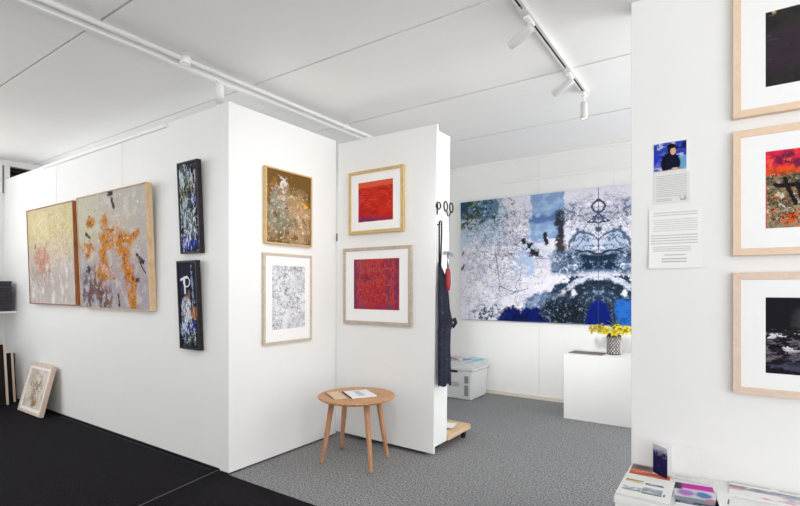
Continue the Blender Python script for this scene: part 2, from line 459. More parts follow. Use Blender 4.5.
a.lay(a.mul(ochre, a.spots(13, .57, .62, off=12)), (122, 70, 16), .95)
a.lay(a.mul(a.ell(.22, .14, .2, .2, .4, .22, 8, 11), a.spots(9, .44, .52, stretch=(1.3, .8), off=5)), (96, 74, 72), .95)
a.lay(a.mul(a.ell(.4, .08, .08, .12, .4, .2, 9, 2), a.spots(12, .45, .52, off=8)), (92, 72, 64), .9)
a.lay(a.any(a.stroke(.54, .93, .56, .86, .018, .4, .03, 16), a.stroke(.12, .66, .18, .63, .016, .4), a.ell(.52, .985, .04, .03, .3, .03, 14), a.stroke(.86, .44, .94, .38, .014, .4, .04, 16), a.stroke(.88, .4, .95, .3, .01, .4, .04, 18), a.stroke(.58, .12, .59, .02, .012, .4, .03, 16), a.ell(.85, .24, .025, .025, .4, .06, 20), a.ell(.14, .34, .03, .035, .4, .06, 18)), (48, 44, 52))
a.lay(a.mul(a.spots(19, .63, .67, off=14), a.rect(.0, .55, .3, .9, .1)), (70, 60, 58), .9)
a.lay(a.mul(a.ell(.3, .6, .3, .3, .6, .2), a.spots(15, .52, .6, rough=.7, off=31)), (206, 170, 96), .4)
a.lay(a.mul(a.ell(.6, .35, .4, .4, .6, .2), a.lines(10, .03, detail=6, rough=.7, off=33)), (206, 140, 48), .5)
a.lay(a.spots(26, .6, .66, rough=.7, off=35), (226, 222, 216), .7)
a.lay(a.spots(30, .66, .7, off=37), (88, 76, 80), .7)
a.lay(a.spots(15, .67, .71, off=21), (236, 230, 220), .9)
framed('large square grey abstract splashed with ochre, oak frame, beside cream canvas', -4.212, 2.0, 1.068, 1.17, .978, .008, .05, M['oakframe'], a.done(.3), tilt=2.2, name='canvas_painting', cat='painting')

# narrow upright pair
a = Art('narrow_blue_green', .22, .64, (30, 32, 46), 3.0)
a.lay(a.ell(.2, .86, .35, .12, .3, .3, 14, 1), (168, 186, 190))
a.lay(a.ell(.35, .7, .35, .13, .35, .25, 14, 2), (84, 88, 44))
a.lay(a.mul(a.ell(.4, .68, .2, .1, .4, .25, 20, 3), a.spots(40, .45, .55)), (140, 136, 70))
a.lay(a.ell(.3, .42, .34, .16, .3, .35, 12, 4), (150, 172, 182))
a.lay(a.ell(.62, .32, .2, .12, .3, .35, 14, 5), (176, 194, 202))
a.lay(a.mul(a.spots(20, .5, .58, stretch=(1.6, .6), off=5), a.rect(-.1, 1.1, .1, 1, .05)), (28, 34, 44), .9)
a.lay(a.ell(.78, .58, .16, .07, .3, .2, 14, 6), (36, 52, 140))
a.lay(a.ell(.45, .13, .6, .07, .3, .25, 14, 7), (34, 62, 172))
a.lay(a.mul(a.spots(26, .55, .6, stretch=(1.6, .6), off=9), a.rect(-.1, 1.1, -.1, .5, .05)), (206, 214, 220), .9)
a.lay(a.ell(.86, .8, .1, .18, .4, .2, 14, 9), (70, 44, 36), .7)
a.lay(a.mul(a.lines(16, .05, detail=4, stretch=(1.6, .5), off=15), a.rect(0, .9, .1, .95, .05)), (214, 222, 224), .8)
a.lay(a.mul(a.lines(12, .05, detail=4, stretch=(1.6, .5), off=21), a.rect(0, 1, 0, 1, .05)), (20, 24, 44), .85)
framed('narrow upright blue and green abstract in black frame, upper of the pair', -3.13, 2.0, 1.488, .245, .645, .013, .034, M['blackframe'], a.done(.2), tilt=2.6, name='canvas_painting', cat='painting', group=None)
a = Art('narrow_blue_orange', .23, .61, (24, 26, 44), 4.0)
a.lay(a.spots(9, .52, .62, off=2), (44, 52, 84), .8)
a.lay(a.ell(.42, .42, .27, .17, .25, .3, 14, 1), (190, 196, 202))
a.lay(a.ell(.3, .2, .24, .09, .3, .35, 14, 3), (168, 188, 208))
a.lay(a.ell(.82, .4, .22, .08, .3, .2, 12, 4), (172, 104, 52))
a.lay(a.ell(.45, .62, .18, .05, .4, .25, 14, 5), (150, 116, 96), .8)
a.lay(a.mul(a.ell(.4, .24, .5, .12, .3, .35, 14, 6), a.spots(18, .5, .56)), (44, 76, 168))
a.lay(a.mul(a.ell(.5, .07, .5, .09, .3, .35, 14, 8), a.spots(18, .45, .52, off=4)), (60, 84, 62), .8)
a.lay(a.any(a.stroke(.33, .82, .36, .64, .010, .3, .02), a.stroke(.14, .8, .5, .83, .009, .3, .02), a.ring(.46, .77, .17, .055, .2, .03)), (226, 228, 234))
a.lay(a.mul(a.lines(14, .04, detail=4, stretch=(1.5, .6), off=15), a.rect(.1, .9, .05, .55, .05)), (224, 228, 234), .8)
a.lay(a.mul(a.lines(12, .05, detail=4, stretch=(1.5, .6), off=21), a.rect(0, 1, 0, .6, .05)), (18, 20, 40), .8)
a.lay(a.mul(a.stroke(.75, .95, .8, .55, .012, .5, .1), a.spots(30, .45, .5)), (150, 160, 190), .8)
framed('narrow upright navy abstract with white scribble and orange patch, lower of pair', -3.14, 2.0, .810, .240, .628, .013, .034, M['blackframe'], a.done(.2), tilt=2.6, name='canvas_painting', cat='painting')

# the return wall (faces +x): gold abstract over framed line print
a = Art('brown_gold', .44, .51, (112, 82, 38), 5.0)
a.lay(a.spots(5, .42, .6, off=1), (118, 86, 44), .8)
a.lay(a.mul(a.ell(.5, .38, .5, .4, .35, .3, 8, 1), a.spots(8, .42, .56, off=3)), (160, 138, 108), .9)
a.lay(a.ell(.66, .58, .22, .14, .4, .2, 10, 3), (172, 140, 92), .8)
a.lay(a.ell(.38, .28, .24, .14, .35, .2, 10, 5), (126, 120, 98), .9)
a.lay(a.mul(a.ell(.75, .3, .28, .3, .4, .3, 10, 21), a.spots(12, .42, .5, rough=.7, off=22)), (186, 152, 118), .8)
a.lay(a.mul(a.ell(.2, .5, .18, .25, .4, .3, 10, 24), a.spots(12, .44, .52, rough=.7, off=25)), (136, 140, 128), .8)
a.lay(a.mul(a.ell(.35, .82, .12, .12, .4, .3, 14, 4), a.spots(24, .45, .52)), (214, 204, 196))
a.lay(a.mul(a.rect(0, .6, .4, .8, .12), a.spots(18, .57, .62, off=6)), (200, 190, 172), .9)
a.lay(a.mul(a.rect(0, 1, 0, .6, .12), a.spots(24, .6, .64, off=8)), (224, 208, 176), .9)
a.lay(a.mul(a.rect(.0, .7, .3, 1, .1), a.spots(16, .63, .66, off=11)), (72, 52, 32), .9)
a.lay(a.ell(.85, .58, .05, .045, .6, .12, 14), (236, 172, 56))
a.lay(a.ell(.13, .8, .05, .04, .5, .2, 14), (176, 122, 36), .7)
a.lay(a.mul(a.rect(0, 1, 0, .75, .1), a.spots(26, .54, .6, rough=.72, off=19)), (196, 180, 152), .75)
a.lay(a.mul(a.rect(0, 1, 0, .8, .1), a.spots(34, .58, .63, rough=.72, off=23)), (84, 64, 38), .8)
a.lay(a.spots(30, .7, .73, off=17), (206, 92, 40), .9)
framed('brown and gold speckled canvas in thin gilt frame, above the grey line print', -2.738, 2.512, 1.562, .462, .552, .012, .032, M['gold'], a.done(.3), rotz=R(90), name='canvas_painting', cat='painting')
a = Art('grey_line_print', .35, .47, (228, 229, 231), 6.0)
a.lay(a.spots(7, .45, .6, off=1), (206, 208, 212), .8)
a.lay(a.mul(a.lines(11, .03, detail=5, off=1), a.spots(6, .35, .5)), (150, 152, 158), .8)
a.lay(a.mul(a.lines(24, .03, detail=5, off=4), a.spots(6, .42, .55, off=4)), (120, 122, 128), .75)
a.lay(a.mul(a.spots(28, .54, .62, rough=.72, off=7), a.any(a.ell(.4, .7, .1, .2, .5, .2), a.ell(.3, .35, .12, .14, .5, .2), a.ell(.7, .5, .14, .16, .5, .2))), (84, 88, 94), .85)
a.lay(a.mul(a.spots(16, .55, .62, off=10), a.rect(0, 1, .9, 1.1, .04)), (110, 108, 104), .7)
framed('grey and white line print with wide white border, beige frame, below the gold canvas', -2.738, 2.512, .832, .480, .664, .02, .020, M['beige'], a.done(), rotz=R(90), mat=(.082, .070, .105, .088))

# the wheeled screen: two red prints
a = Art('orange_red_print', .35, .32, (186, 40, 32), 7.0)
a.lay(a.spots(8, .42, .58, off=1), (202, 50, 34), .9)
a.lay(a.spots(14, .55, .63, off=2), (168, 30, 38), .8)
a.lay(a.rect(-.1, 1.1, .86, 1.1, .02, .03, 6), (216, 92, 62), .9)  # lighter top strip paints a reflection into the print
a.lay(a.rect(-.1, .12, .12, .8, .06, .05), (176, 34, 66), .7)
a.lay(a.mul(a.ell(.2, .06, .35, .13, .4, .3, 10, 3), a.spots(18, .42, .52)), (106, 44, 100), .9)
a.lay(a.mul(a.rect(-.1, 1.1, -.1, .12, .06), a.spots(26, .48, .55, off=5)), (122, 50, 96), .7)
a.lay(a.mul(a.lines(9, .015, stretch=(.5, 1.4), off=4), a.rect(0, 1, .3, .95, .05)), (226, 108, 70), .5)
framed('square orange-red print with white border in gold frame, upper of two red prints', -2.302, 3.048, 1.677, .542, .506, .026, .026, M['gold'], a.done(), mat=(.097, .099, .093, .093))
a = Art('crimson_print', .45, .42, (184, 50, 52), 8.0)
a.lay(a.spots(7, .42, .58, off=1), (166, 44, 58), .8)
a.lay(a.any(a.rect(-.1, .08, -.1, 1.1, .02), a.rect(.9, .97, -.1, 1.1, .015)), (104, 56, 96), .8)
a.lay(a.mul(a.rect(.12, .22, 0, 1, .04), a.spots(9, .42, .55, stretch=(1, .4))), (128, 70, 98), .7)
a.lay(a.mul(a.rect(.72, .84, 0, 1, .04), a.spots(9, .42, .55, stretch=(1, .4), off=3)), (112, 58, 90), .8)
a.lay(a.mul(a.spots(26, .5, .6, stretch=(1.2, .7), off=5), a.ell(.5, .65, .4, .35, .4, .2)), (84, 50, 70), .7)
a.lay(a.mul(a.lines(14, .03, detail=6, rough=.7, stretch=(1.3, .7), off=6), a.rect(.05, .95, .1, 1, .05)), (206, 112, 96), .4)
a.lay(a.spots(40, .56, .64, rough=.7, off=9), (124, 44, 60), .4)
a.lay(a.mul(a.rect(0, 1, -.1, .1, .05), a.spots(20, .45, .55, off=8)), (120, 66, 108), .6)
framed('larger crimson print with white border in taupe frame, lower of two red prints', -2.297, 3.048, .952, .668, .614, .026, .026, M['taupe'], a.done(), mat=(.108, .108, .118, .092))

# the right wall column
fx, fw_ = .318, .60
a = Art('charcoal_print', .36, .34, (54, 52, 50), 9.0)
a.lay(a.spots(5, .4, .62, off=1), (40, 38, 40), .8)
a.lay(a.ell(.3, .45, .4, .25, .7, .2, 5, 2), (58, 46, 58), .8)
a.lay(a.mul(a.spots(16, .6, .68, stretch=(.6, 1.8), off=4), a.rect(0, 1, .05, .8, .1)), (84, 76, 90), .6)
a.lay(a.mul(a.spots(22, .5, .55, off=5), a.rect(-.01, .1, .95, 1.1, .02)), (206, 196, 150), .9)
framed('nearly black print with wide white border, pale wood frame, topmost of column', fx, 2.718, 2.022, fw_, .602, .032, .034, M['ash'], a.done(), mat=(.119, .119, .118, .15))
a = Art('red_black_print', .36, .345, (150, 136, 112), 10.0)
a.lay(a.spots(20, .45, .55, rough=.7, off=1), (112, 104, 76), .85)
a.lay(a.mul(a.rect(-.1, 1.1, -.1, .5, .2), a.spots(22, .54, .6, rough=.7, off=41)), (222, 110, 50), .85)
a.lay(a.spots(36, .56, .62, rough=.7, off=31), (176, 164, 96), .8)
a.lay(a.mul(a.spots(26, .54, .6, rough=.7, off=3), a.rect(0, 1, .1, .75, .06)), (222, 218, 204), .9)
a.lay(a.rect(-.1, 1.1, .72, 1.1, .04, .08, 8), (222, 40, 66))
a.lay(a.rect(-.1, 1.1, .67, .78, .03, .1, 9), (226, 82, 34))
a.lay(a.mul(a.rect(.08, .45, .74, 1, .06), a.spots(16, .48, .54, rough=.7, off=4)), (92, 34, 70), .9)
a.lay(a.mul(a.rect(-.1, 1.1, .68, 1.1, .03), a.spots(24, .56, .62, rough=.7, off=33)), (236, 96, 70), .8)
a.lay(a.mul(a.any(a.ell(.75, .16, .32, .14, .4, .3, 10, 3), a.ell(.2, .1, .14, .08, .4, .2)), a.spots(24, .45, .52, rough=.7, off=6)), (222, 92, 34))
a.lay(a.any(a.stroke(.18, .62, .3, .3, .009, .4, .06), a.stroke(.3, .55, .42, .2, .012, .4, .08, 8, 3), a.stroke(.1, .56, .6, .5, .008, .4, .06, 9, 5), a.stroke(.55, .7, .7, .25, .01, .4, .08, 9, 7), a.stroke(.4, .35, .8, .3, .008, .4, .06, 9, 9), a.stroke(.7, .6, .95, .35, .01, .4, .08, 9, 11)), (30, 26, 28))
a.lay(a.mul(a.lines(26, .04, detail=5, rough=.7, off=9), a.rect(0, 1, .05, .72, .05)), (34, 32, 30), .9)
a.lay(a.rect(-.01, .014, -.01, .6, .004), (200, 40, 70), .9)
framed('print of red sky over tangled dark branches, pale wood frame, middle of column', fx, 2.718, 1.393, fw_, .569, .032, .034, M['ash'], a.done(), mat=(.119, .119, .116, .108))
a = Art('dark_rock_print', .36, .34, (28, 27, 33), 11.0)
a.lay(a.ell(.42, .68, .12, .16, .6, .2, 8, 1), (74, 70, 70), .8)
a.lay(a.mul(a.rect(-.1, 1.1, .05, .52, .05, .1, 6), a.spots(18, .48, .58, rough=.7, stretch=(.6, 1.6), off=2)), (118, 110, 116), .85)
a.lay(a.mul(a.rect(-.1, 1.1, .3, .55, .04, .08, 6), a.spots(24, .54, .59, rough=.7, stretch=(.7, 1.3), off=5)), (222, 222, 230), .9)
a.lay(a.mul(a.rect(-.1, 1.1, .05, .6, .05), a.spots(34, .55, .6, rough=.7, stretch=(.6, 1.4), off=31)), (18, 18, 26), .9)
a.lay(a.mul(a.rect(-.1, 1.1, .0, .3, .05), a.spots(18, .52, .6, stretch=(.4, 2), off=7)), (58, 62, 84), .8)
a.lay(a.ell(.62, .3, .05, .06, .4, .2), (132, 34, 48), .9)
a.lay(a.ell(.6, .05, .12, .05, .4, .2, 12), (150, 164, 196), .8)
framed('print of dark rocks with white streaks, pale pinkish frame, lowest of column', fx, 2.718, .765, fw_, .55, .032, .034, M['pinkash'], a.done(), mat=(.119, .119, .101, .11))

# big blue and white painting on the back wall, its pattern mirrored about an upright seam
BW, BH = 3.164, 1.412
a = Art('mirrored_blue', BW, BH, (222, 221, 231), 12.0)
u_full = a.u
s = a.math('SUBTRACT', 1.0, a.math('MULTIPLY', a.math('ABSOLUTE', a.math('SUBTRACT', a.u, .5)), 2.0))
a.u = s; a.W = BW / 2; a._vec()
# pale ground with lilac clouds and a web of fine lines
a.lay(a.spots(4, .44, .6, off=1), (206, 205, 222), .8)
a.lay(a.spots(12, .54, .66, off=31), (240, 239, 243), .8)
a.lay(a.mul(a.rect(-.1, .5, .45, .85, .12), a.spots(8, .5, .62, off=32)), (178, 182, 202), .6)
a.lay(a.mul(a.rect(-.1, .36, .66, 1.1, .06, .1, 5), a.spots(5, .32, .48, off=2)), (176, 200, 218), .9)
a.lay(a.rect(-.1, .31, .84, 1.1, .015, .06, 8), (92, 128, 150))
a.lay(a.mul(a.rect(-.1, .33, .8, 1.1, .03, .06, 8), a.spots(14, .52, .58, off=3)), (34, 62, 84), .9)
a.lay(a.mul(a.rect(-.1, .33, .8, 1.1, .03, .06, 8), a.spots(22, .6, .64, off=33)), (206, 214, 214), .9)
a.lay(a.mul(a.rect(-.1, .17, .76, 1.1, .04, .06), a.spots(13, .47, .54, off=4)), (66, 74, 52), .95)
a.lay(a.mul(a.rect(-.1, .15, .74, 1.1, .04, .06), a.spots(24, .6, .64, off=34)), (176, 150, 70), .9)
a.lay(a.rect(-.1, .045, .9, 1.1, .02, .05), (30, 64, 104), .9)
a.lay(a.mul(a.rect(.3, .55, .78, 1.05, .08, .1), a.spots(13, .53, .6, off=6)), (116, 122, 112), .8)
a.lay(a.mul(a.lines(6, .016, detail=7, rough=.7, off=2), a.rect(.0, .66, .08, .85, .1)), (104, 102, 124), .75)
a.lay(a.mul(a.lines(10, .02, detail=7, rough=.7, off=5), a.ell(.35, .62, .28, .28, .5, .1)), (70, 70, 92), .85)
a.lay(a.mul(a.spots(16, .54, .62, rough=.75, off=7), a.ell(.33, .74, .13, .15, .5, .1)), (104, 106, 126), .75)
a.lay(a.mul(a.spots(26, .6, .66, rough=.7, off=35), a.rect(.0, .62, .2, .85, .1)), (110, 112, 132), .6)
a.lay(a.any(a.mul(a.ring(.39, .38, .085, .15, .05, .10, 5), a.spots(5, .42, .5, off=50)), a.stroke(.29, .55, .31, .35, .006, .5, .04, 5), a.stroke(.32, .28, .44, .235, .005, .5, .03, 6, 3), a.stroke(.44, .235, .53, .26, .005, .5, .03, 5, 5), a.stroke(.42, .62, .62, .5, .006, .5, .05, 5, 7), a.stroke(.58, .5, .72, .48, .004, .5, .03, 6, 9)), (80, 80, 98), .8)
a.lay(a.mul(a.ell(.53, .50, .07, .13, .4, .18, 7, 4), a.spots(10, .36, .46, off=36)), (158, 182, 214), .9)
# pale blue block with its dark flank
blk = a.rect(.545, .775, .64, 1.1, .01, .10, 7)
a.lay(blk, (128, 156, 196))
a.lay(a.mul(blk, a.spots(9, .46, .6, off=8)), (158, 184, 214), .8)
a.lay(a.mul(blk, a.rect(.5, .8, .775, .83, .015, .05)), (74, 104, 156), .9)
a.lay(a.mul(blk, a.spots(24, .62, .67, off=37)), (58, 80, 118), .8)
a.lay(a.any(a.ell(.575, .545, .032, .028, .3, .07, 11), a.ell(.655, .65, .018, .05, .3, .04, 11), a.ell(.50, .635, .028, .016, .4, .05, 11), a.ell(.02, .44, .012, .012, .3), a.ell(.02, .58, .010, .010, .3), a.ell(.54, .6, .02, .02, .4, .06, 12)), (36, 34, 48))
a.lay(a.mul(a.rect(.725, .785, .53, .86, .012, .05, 10), a.spots(11, .36, .44, rough=.75, off=9)), (42, 36, 40), .97)
# totem by the seam
a.lay(a.mul(a.rect(.78, 1.1, .55, .98, .05), a.spots(8, .52, .6, off=11)), (184, 192, 208), .8)
a.lay(a.mul(a.ell(.83, .82, .10, .06, .5, .12), a.spots(20, .48, .54, rough=.75, off=13)), (70, 92, 116), .85)
a.lay(a.mul(a.ell(.87, .72, .08, .05, .5, .12), a.spots(20, .52, .58, rough=.75, off=38)), (96, 104, 128), .8)
a.lay(a.any(a.ring(1.0, .865, .036, .045, .28, .03, 14), a.stroke(1.0, .815, .94, .755, .007, .5, .02, 14), a.stroke(.93, .752, 1.0, .748, .009, .5, .02, 14), a.stroke(.985, .80, .97, .76, .008, .4, .02)), (46, 58, 86))
a.lay(a.mul(a.ell(1.0, .79, .09, .05, .4, .1, 12), a.spots(22, .48, .54, rough=.72, off=51)), (62, 76, 106), .9)
a.lay(a.mul(a.rect(.82, 1.1, .55, .95, .06), a.lines(18, .035, detail=6, rough=.72, off=52)), (92, 102, 128), .7)
a.lay(a.ell(1.0, .695, .024, .018, .3, .03), (40, 50, 76), .9)
wing = a.ell(.905, .60, .075, .085, .25, .12, 9, 3)
a.lay(wing, (168, 182, 206))
a.lay(a.mul(wing, a.lines(14, .05, detail=5, off=12)), (64, 82, 116), .9)
a.lay(a.any(a.ring(.905, .60, .085, .09, .16, .08, 9, 4), a.stroke(.83, .56, .76, .52, .008, .5, .06, 8)), (66, 80, 108), .9)
a.lay(a.mul(a.rect(.69, 1.1, .37, .545, .02, .07, 7), a.spots(8, .32, .42, off=14)), (98, 122, 154), .95)
a.lay(a.mul(a.rect(.69, 1.1, .37, .545, .02, .07, 7), a.spots(20, .54, .6, off=39)), (196, 206, 220), .8)
a.lay(a.mul(a.rect(.7, .9, .38, .54, .02, .06), a.lines(15, .06, detail=5, off=15)), (44, 58, 84), .85)
a.lay(a.rect(.885, 1.1, .40, .515, .012, .03, 10), (26, 42, 64))
a.lay(a.mul(a.rect(.885, 1.1, .40, .515, .012, .03, 10), a.spots(16, .54, .62, off=40)), (112, 138, 162), .8)
a.lay(a.any(a.stroke(.86, .545, 1.0, .522, .010, .4, .03, 10), a.stroke(.80, .50, .88, .53, .007, .4, .04, 10)), (24, 30, 46), .95)
# dark water below, rising towards the seam
hgt = a.math('ADD', a.math('MULTIPLY', a.math('SUBTRACT', s, .50), .55), .16)
edge = a.math('ADD', a.math('SUBTRACT', a.v, a.math('MINIMUM', hgt, .34)), a.math('MULTIPLY', a.math('SUBTRACT', a.n(7, 6, .7), .5), .28))
low = a.mul(a.math('SUBTRACT', 1.0, a.smooth(edge, -.01, .01)), a.smooth(s, .48, .52))
a.lay(low, (132, 152, 180))
a.lay(a.mul(low, a.spots(20, .55, .6, rough=.7, off=41)), (196, 206, 220), .8)
a.lay(a.mul(low, a.spots(16, .48, .54, rough=.72, off=16)), (76, 98, 130), .85)
deep = a.mul(low, a.smooth(a.math('ADD', s, a.math('MULTIPLY', a.math('SUBTRACT', a.n(6, 5, .7, off=42), .5), .3)), .66, .72))
a.lay(a.mul(deep, a.spots(7, .38, .46, off=17)), (30, 44, 62), .95)
a.lay(a.mul(deep, a.spots(22, .56, .61, rough=.72, off=43)), (128, 152, 178), .85)
a.lay(a.any(a.mul(low, a.ring(1.06, .10, .30, .215, .07, .03, 9, 4)), a.mul(low, a.ring(1.06, .10, .24, .19, .05, .03, 9, 6))), (30, 40, 56), .9)
arch = a.mul(a.ring(1.06, .06, .345, .31, .085, .06, 9, 8), a.rect(.73, 1.1, .22, .5, .03))
a.lay(a.mul(arch, a.spots(9, .36, .46, rough=.7, off=60)), (212, 217, 230), .9)
a.lay(a.mul(arch, a.lines(16, .04, detail=5, rough=.7, off=61)), (120, 132, 158), .7)
a.lay(a.mul(a.rect(.62, .93, -.1, .16, .03, .08, 8), a.spots(12, .42, .48, rough=.7, off=18)), (24, 30, 40), .95)
a.lay(a.mul(a.rect(.62, .93, -.1, .16, .03, .08, 8), a.spots(28, .6, .64, off=44)), (132, 142, 156), .8)
royal = a.any(a.ell(1.02, .02, .10, .17, .1, .05, 9, 2))
a.lay(royal, (12, 30, 116))
a.lay(a.mul(royal, a.spots(12, .5, .58, rough=.7, off=20)), (14, 26, 84), .85)
a.lay(a.ell(.84, .235, .018, .02, .4, .05, 16), (222, 226, 232), .9)
navy = a.any(a.ell(.42, .02, .12, .085, .15, .1, 9, 6), a.ell(.56, .02, .09, .10, .15, .1, 9, 12))
a.lay(navy, (14, 28, 98))
a.lay(a.mul(navy, a.spots(12, .5, .57, rough=.7, off=22)), (14, 20, 56), .9)
a.lay(a.mul(a.ell(.22, .05, .11, .085, .5, .14), a.spots(22, .48, .53, rough=.7, off=23)), (44, 72, 100), .95)
a.lay(a.mul(a.rect(.0, .24, .0, .4, .08), a.spots(24, .58, .64, off=24)), (150, 158, 178), .7)
# the right half carries a bright blue patch of its own
m1 = a.math('MULTIPLY', a.smooth(a.math('ADD', u_full, a.math('MULTIPLY', a.math('SUBTRACT', a.n(9, 5, .7, off=70), .5), .05)), .545, .56), a.math('SUBTRACT', 1.0, a.smooth(u_full, .67, .69)))
a.lay(a.mul(m1, a.math('SUBTRACT', 1.0, a.smooth(a.math('ADD', a.v, a.math('MULTIPLY', a.math('SUBTRACT', a.n(9, 5, .7), .5), .22)), .17, .20))), (40, 104, 188))
a.lay(a.mul(m1, a.math('SUBTRACT', 1.0, a.smooth(a.v, .14, .2)), a.spots(14, .52, .58, rough=.7, off=71)), (24, 74, 156), .8)
a.lay(a.mul(m1, a.math('SUBTRACT', 1.0, a.smooth(a.v, .14, .2)), a.spots(22, .62, .67, rough=.7, off=73)), (126, 178, 220), .8)
a.lay(a.math('SUBTRACT', 1.0, a.smooth(a.math('ABSOLUTE', a.math('SUBTRACT', u_full, .5)), .0006, .0014)), (60, 66, 84), .9)
t = thing('wall_painting', 'very large blue, white and navy abstract filling the back wall', 'painting', (-2.684 + BW / 2, YB - .002, .862))
bm = bm_new(); box(bm, -BW / 2, BW / 2, -.035, -.004, 0, BH, bev=.0015, seg=1); uv_xz(bm, -BW / 2, 0, BW, BH); obj('canvas', bm, a.done(.1), t)
bm = bm_new()
for x0, x1, z0, z1 in ((-BW / 2 + .05, BW / 2 - .05, .05, .09), (-BW / 2 + .05, BW / 2 - .05, BH - .09, BH - .05), (-BW / 2 + .05, -BW / 2 + .09, .09, BH - .09), (BW / 2 - .09, BW / 2 - .05, .09, BH - .09)):
    box(bm, x0, x1, -.004, 0, z0, z1)
obj('stretcher', bm, M['ply'], t)

# leaning picture on the floor at left
a = Art('brown_sketch', .38, .34, (222, 213, 200), 13.0)
a.lay(a.spots(8, .45, .6), (192, 178, 160), .8)
a.lay(a.mul(a.ell(.55, .55, .25, .35, .4, .3, 10, 2), a.lines(14, .04, detail=5, off=1)), (126, 100, 78), .9)
a.lay(a.mul(a.ell(.35, .5, .16, .3, .5, .3, 10, 4), a.spots(14, .5, .58, off=3)), (150, 126, 104), .8)
a.lay(a.ell(.62, .16, .13, .09, .4, .2, 12), (148, 116, 62), .9)
framed('small pale-framed sketch in brown leaning on the left wall from the carpet', -5.632, 1.862, .0105, .545, .475, .026, .036, M['pinkash'], a.done(), tilt=-13.5, mat=(.056, .056, .05, .05))

# ------------------------------------------------------------------ dark boards leaning at the far left
def board(label, x, y1, H, W, strip):
    t = thing('leaning_board', label, 'board', (x, y1, .0145), (0, R(-9), 0), 'dark boards leaning against the end wall')
    bm = bm_new(); box(bm, -.022, 0, -W, -.022 if strip else 0, 0, H, bev=.002, seg=1); obj('panel', bm, M['darkcanvas'], t)
    if strip:
        bm = bm_new(); box(bm, -.024, .004, -.0215, 0, 0, H + .004, bev=.002, seg=1); o = obj('edge_strip', bm, M['pinkash'], t); o['label'] = 'pale wooden edge'
board('front dark board with a pale right edge, tallest of the leaning boards', -6.245, 1.862, .635, .8, True)
board('second dark board with a pale edge, behind the tallest board', -6.335, 1.950, .53, .7, True)
board('all-black board at the back, nearest the leaning framed sketch', -6.44, 1.994, .515, .6, False)

# shelf with five dark boxes
t = thing('wall_shelf', 'white shelf on end wall carrying dark boxes', 'shelf', (XL, 1.2, .965))
bm = bm_new(); box(bm, .001, .40, -.6, .797, 0, .021, bev=.003); obj('board', bm, M['white'], t)
for y in (-.45, .2):
    bm = bm_new(); box(bm, .001, .02, y, y + .025, -.2, 0); box(bm, .02, .25, y, y + .025, -.02, 0); obj('bracket', bm, M['white'], t)
ords = ['bottom flat dark grey box of stack on the white shelf', 'second flat dark grey box up in the shelf stack', 'middle flat dark grey box of the five on shelf', 'fourth flat dark grey box up in the shelf stack', 'top flat dark grey box of stack on the white shelf']
for k in range(5):
    z = .9865 + k * .0655
    t = thing('flat_box', ords[k], 'box', (-6.665, 1.5, z), (0, 0, 0), 'dark boxes stacked on the shelf')
    bm = bm_new(); box(bm, -.19, .19, -.42, .452, 0, .042, bev=.002, seg=1); obj('tray', bm, M['charcoal'], t)
    bm = bm_new(); box(bm, -.194, .194, -.424, .456, .0425, .0645, bev=.003); obj('lid', bm, M['charcoal'], t)

# ------------------------------------------------------------------ wheeled display panel
t = thing('display_screen', 'white wheeled display screen holding the two red prints', 'display screen', (-2.258, 3.05, 0), (0, R(.75), 0))
bm = bm_new(); box(bm, -.482, .474, 0, .022, .030, 2.447, bev=.0015, seg=1); obj('front_board', bm, M['panel'], t)
bm = bm_new(); box(bm, .444, .470, .0225, .208, .075, 2.405, bev=.0015, seg=1); obj('side_board', bm, M['panel'], t)
bm = bm_new(); box(bm, -.470, -.444, .0225, .208, .075, 2.405, bev=.0015, seg=1); obj('side_board', bm, M['panel'], t)
bm = bm_new(); box(bm, -.44, .44, .03, .055, 2.3, 2.4); obj('batten', bm, M['ply'], t)
bm = bm_new(); box(bm, -.44, .44, .03, .055, 1.2, 1.28); obj('batten', bm, M['ply'], t)
bm = bm_new(); box(bm, -.46, .482, .213, .60, .075, .115, bev=.003); obj('base_plank', bm, M['ply'], t)
bm = bm_new(); box(bm, -.43, .40, .026, .22, .014, .073); obj('base_rail', bm, M['black'], t)
for (cx, cy) in ((-.38, .09), (.33, .07), (-.38, .53), (.44, .55)):
    top = .0445 if cy < .2 else .0745
    bm = bm_new(); tube(bm, [(cx - .011, cy, .0245), (cx + .011, cy, .0245)], .0235, 16)
    box(bm, cx - .017, cx + .017, cy - .014, cy + .014, .032, top); obj('caster', bm, M['black'], t)
bm = bm_new(); box(bm, -.489, -.4825, .002, .018, 1.63, 1.695, bev=.001, seg=1); tube(bm, [(-.486, -.002, 1.63), (-.486, -.002, 1.695)], .004, 8); obj('hinge', bm, M['black'], t)
bm = bm_new(); tube(bm, [(.47, .02, 1.712), (.497, .02, 1.716)], .005, 8); obj('peg', bm, M['black'], t)
# paper lying on the plank
bm = bm_new(); box(bm, -.10, .10, -.07, .07, 0, .004); tag(obj('paper_sheet', bm, M['paper'], None, (-1.93, 3.45, .123), (0, R(.55), R(12))), 'white sheet lying on the pine plank of the wheeled screen', 'paper')

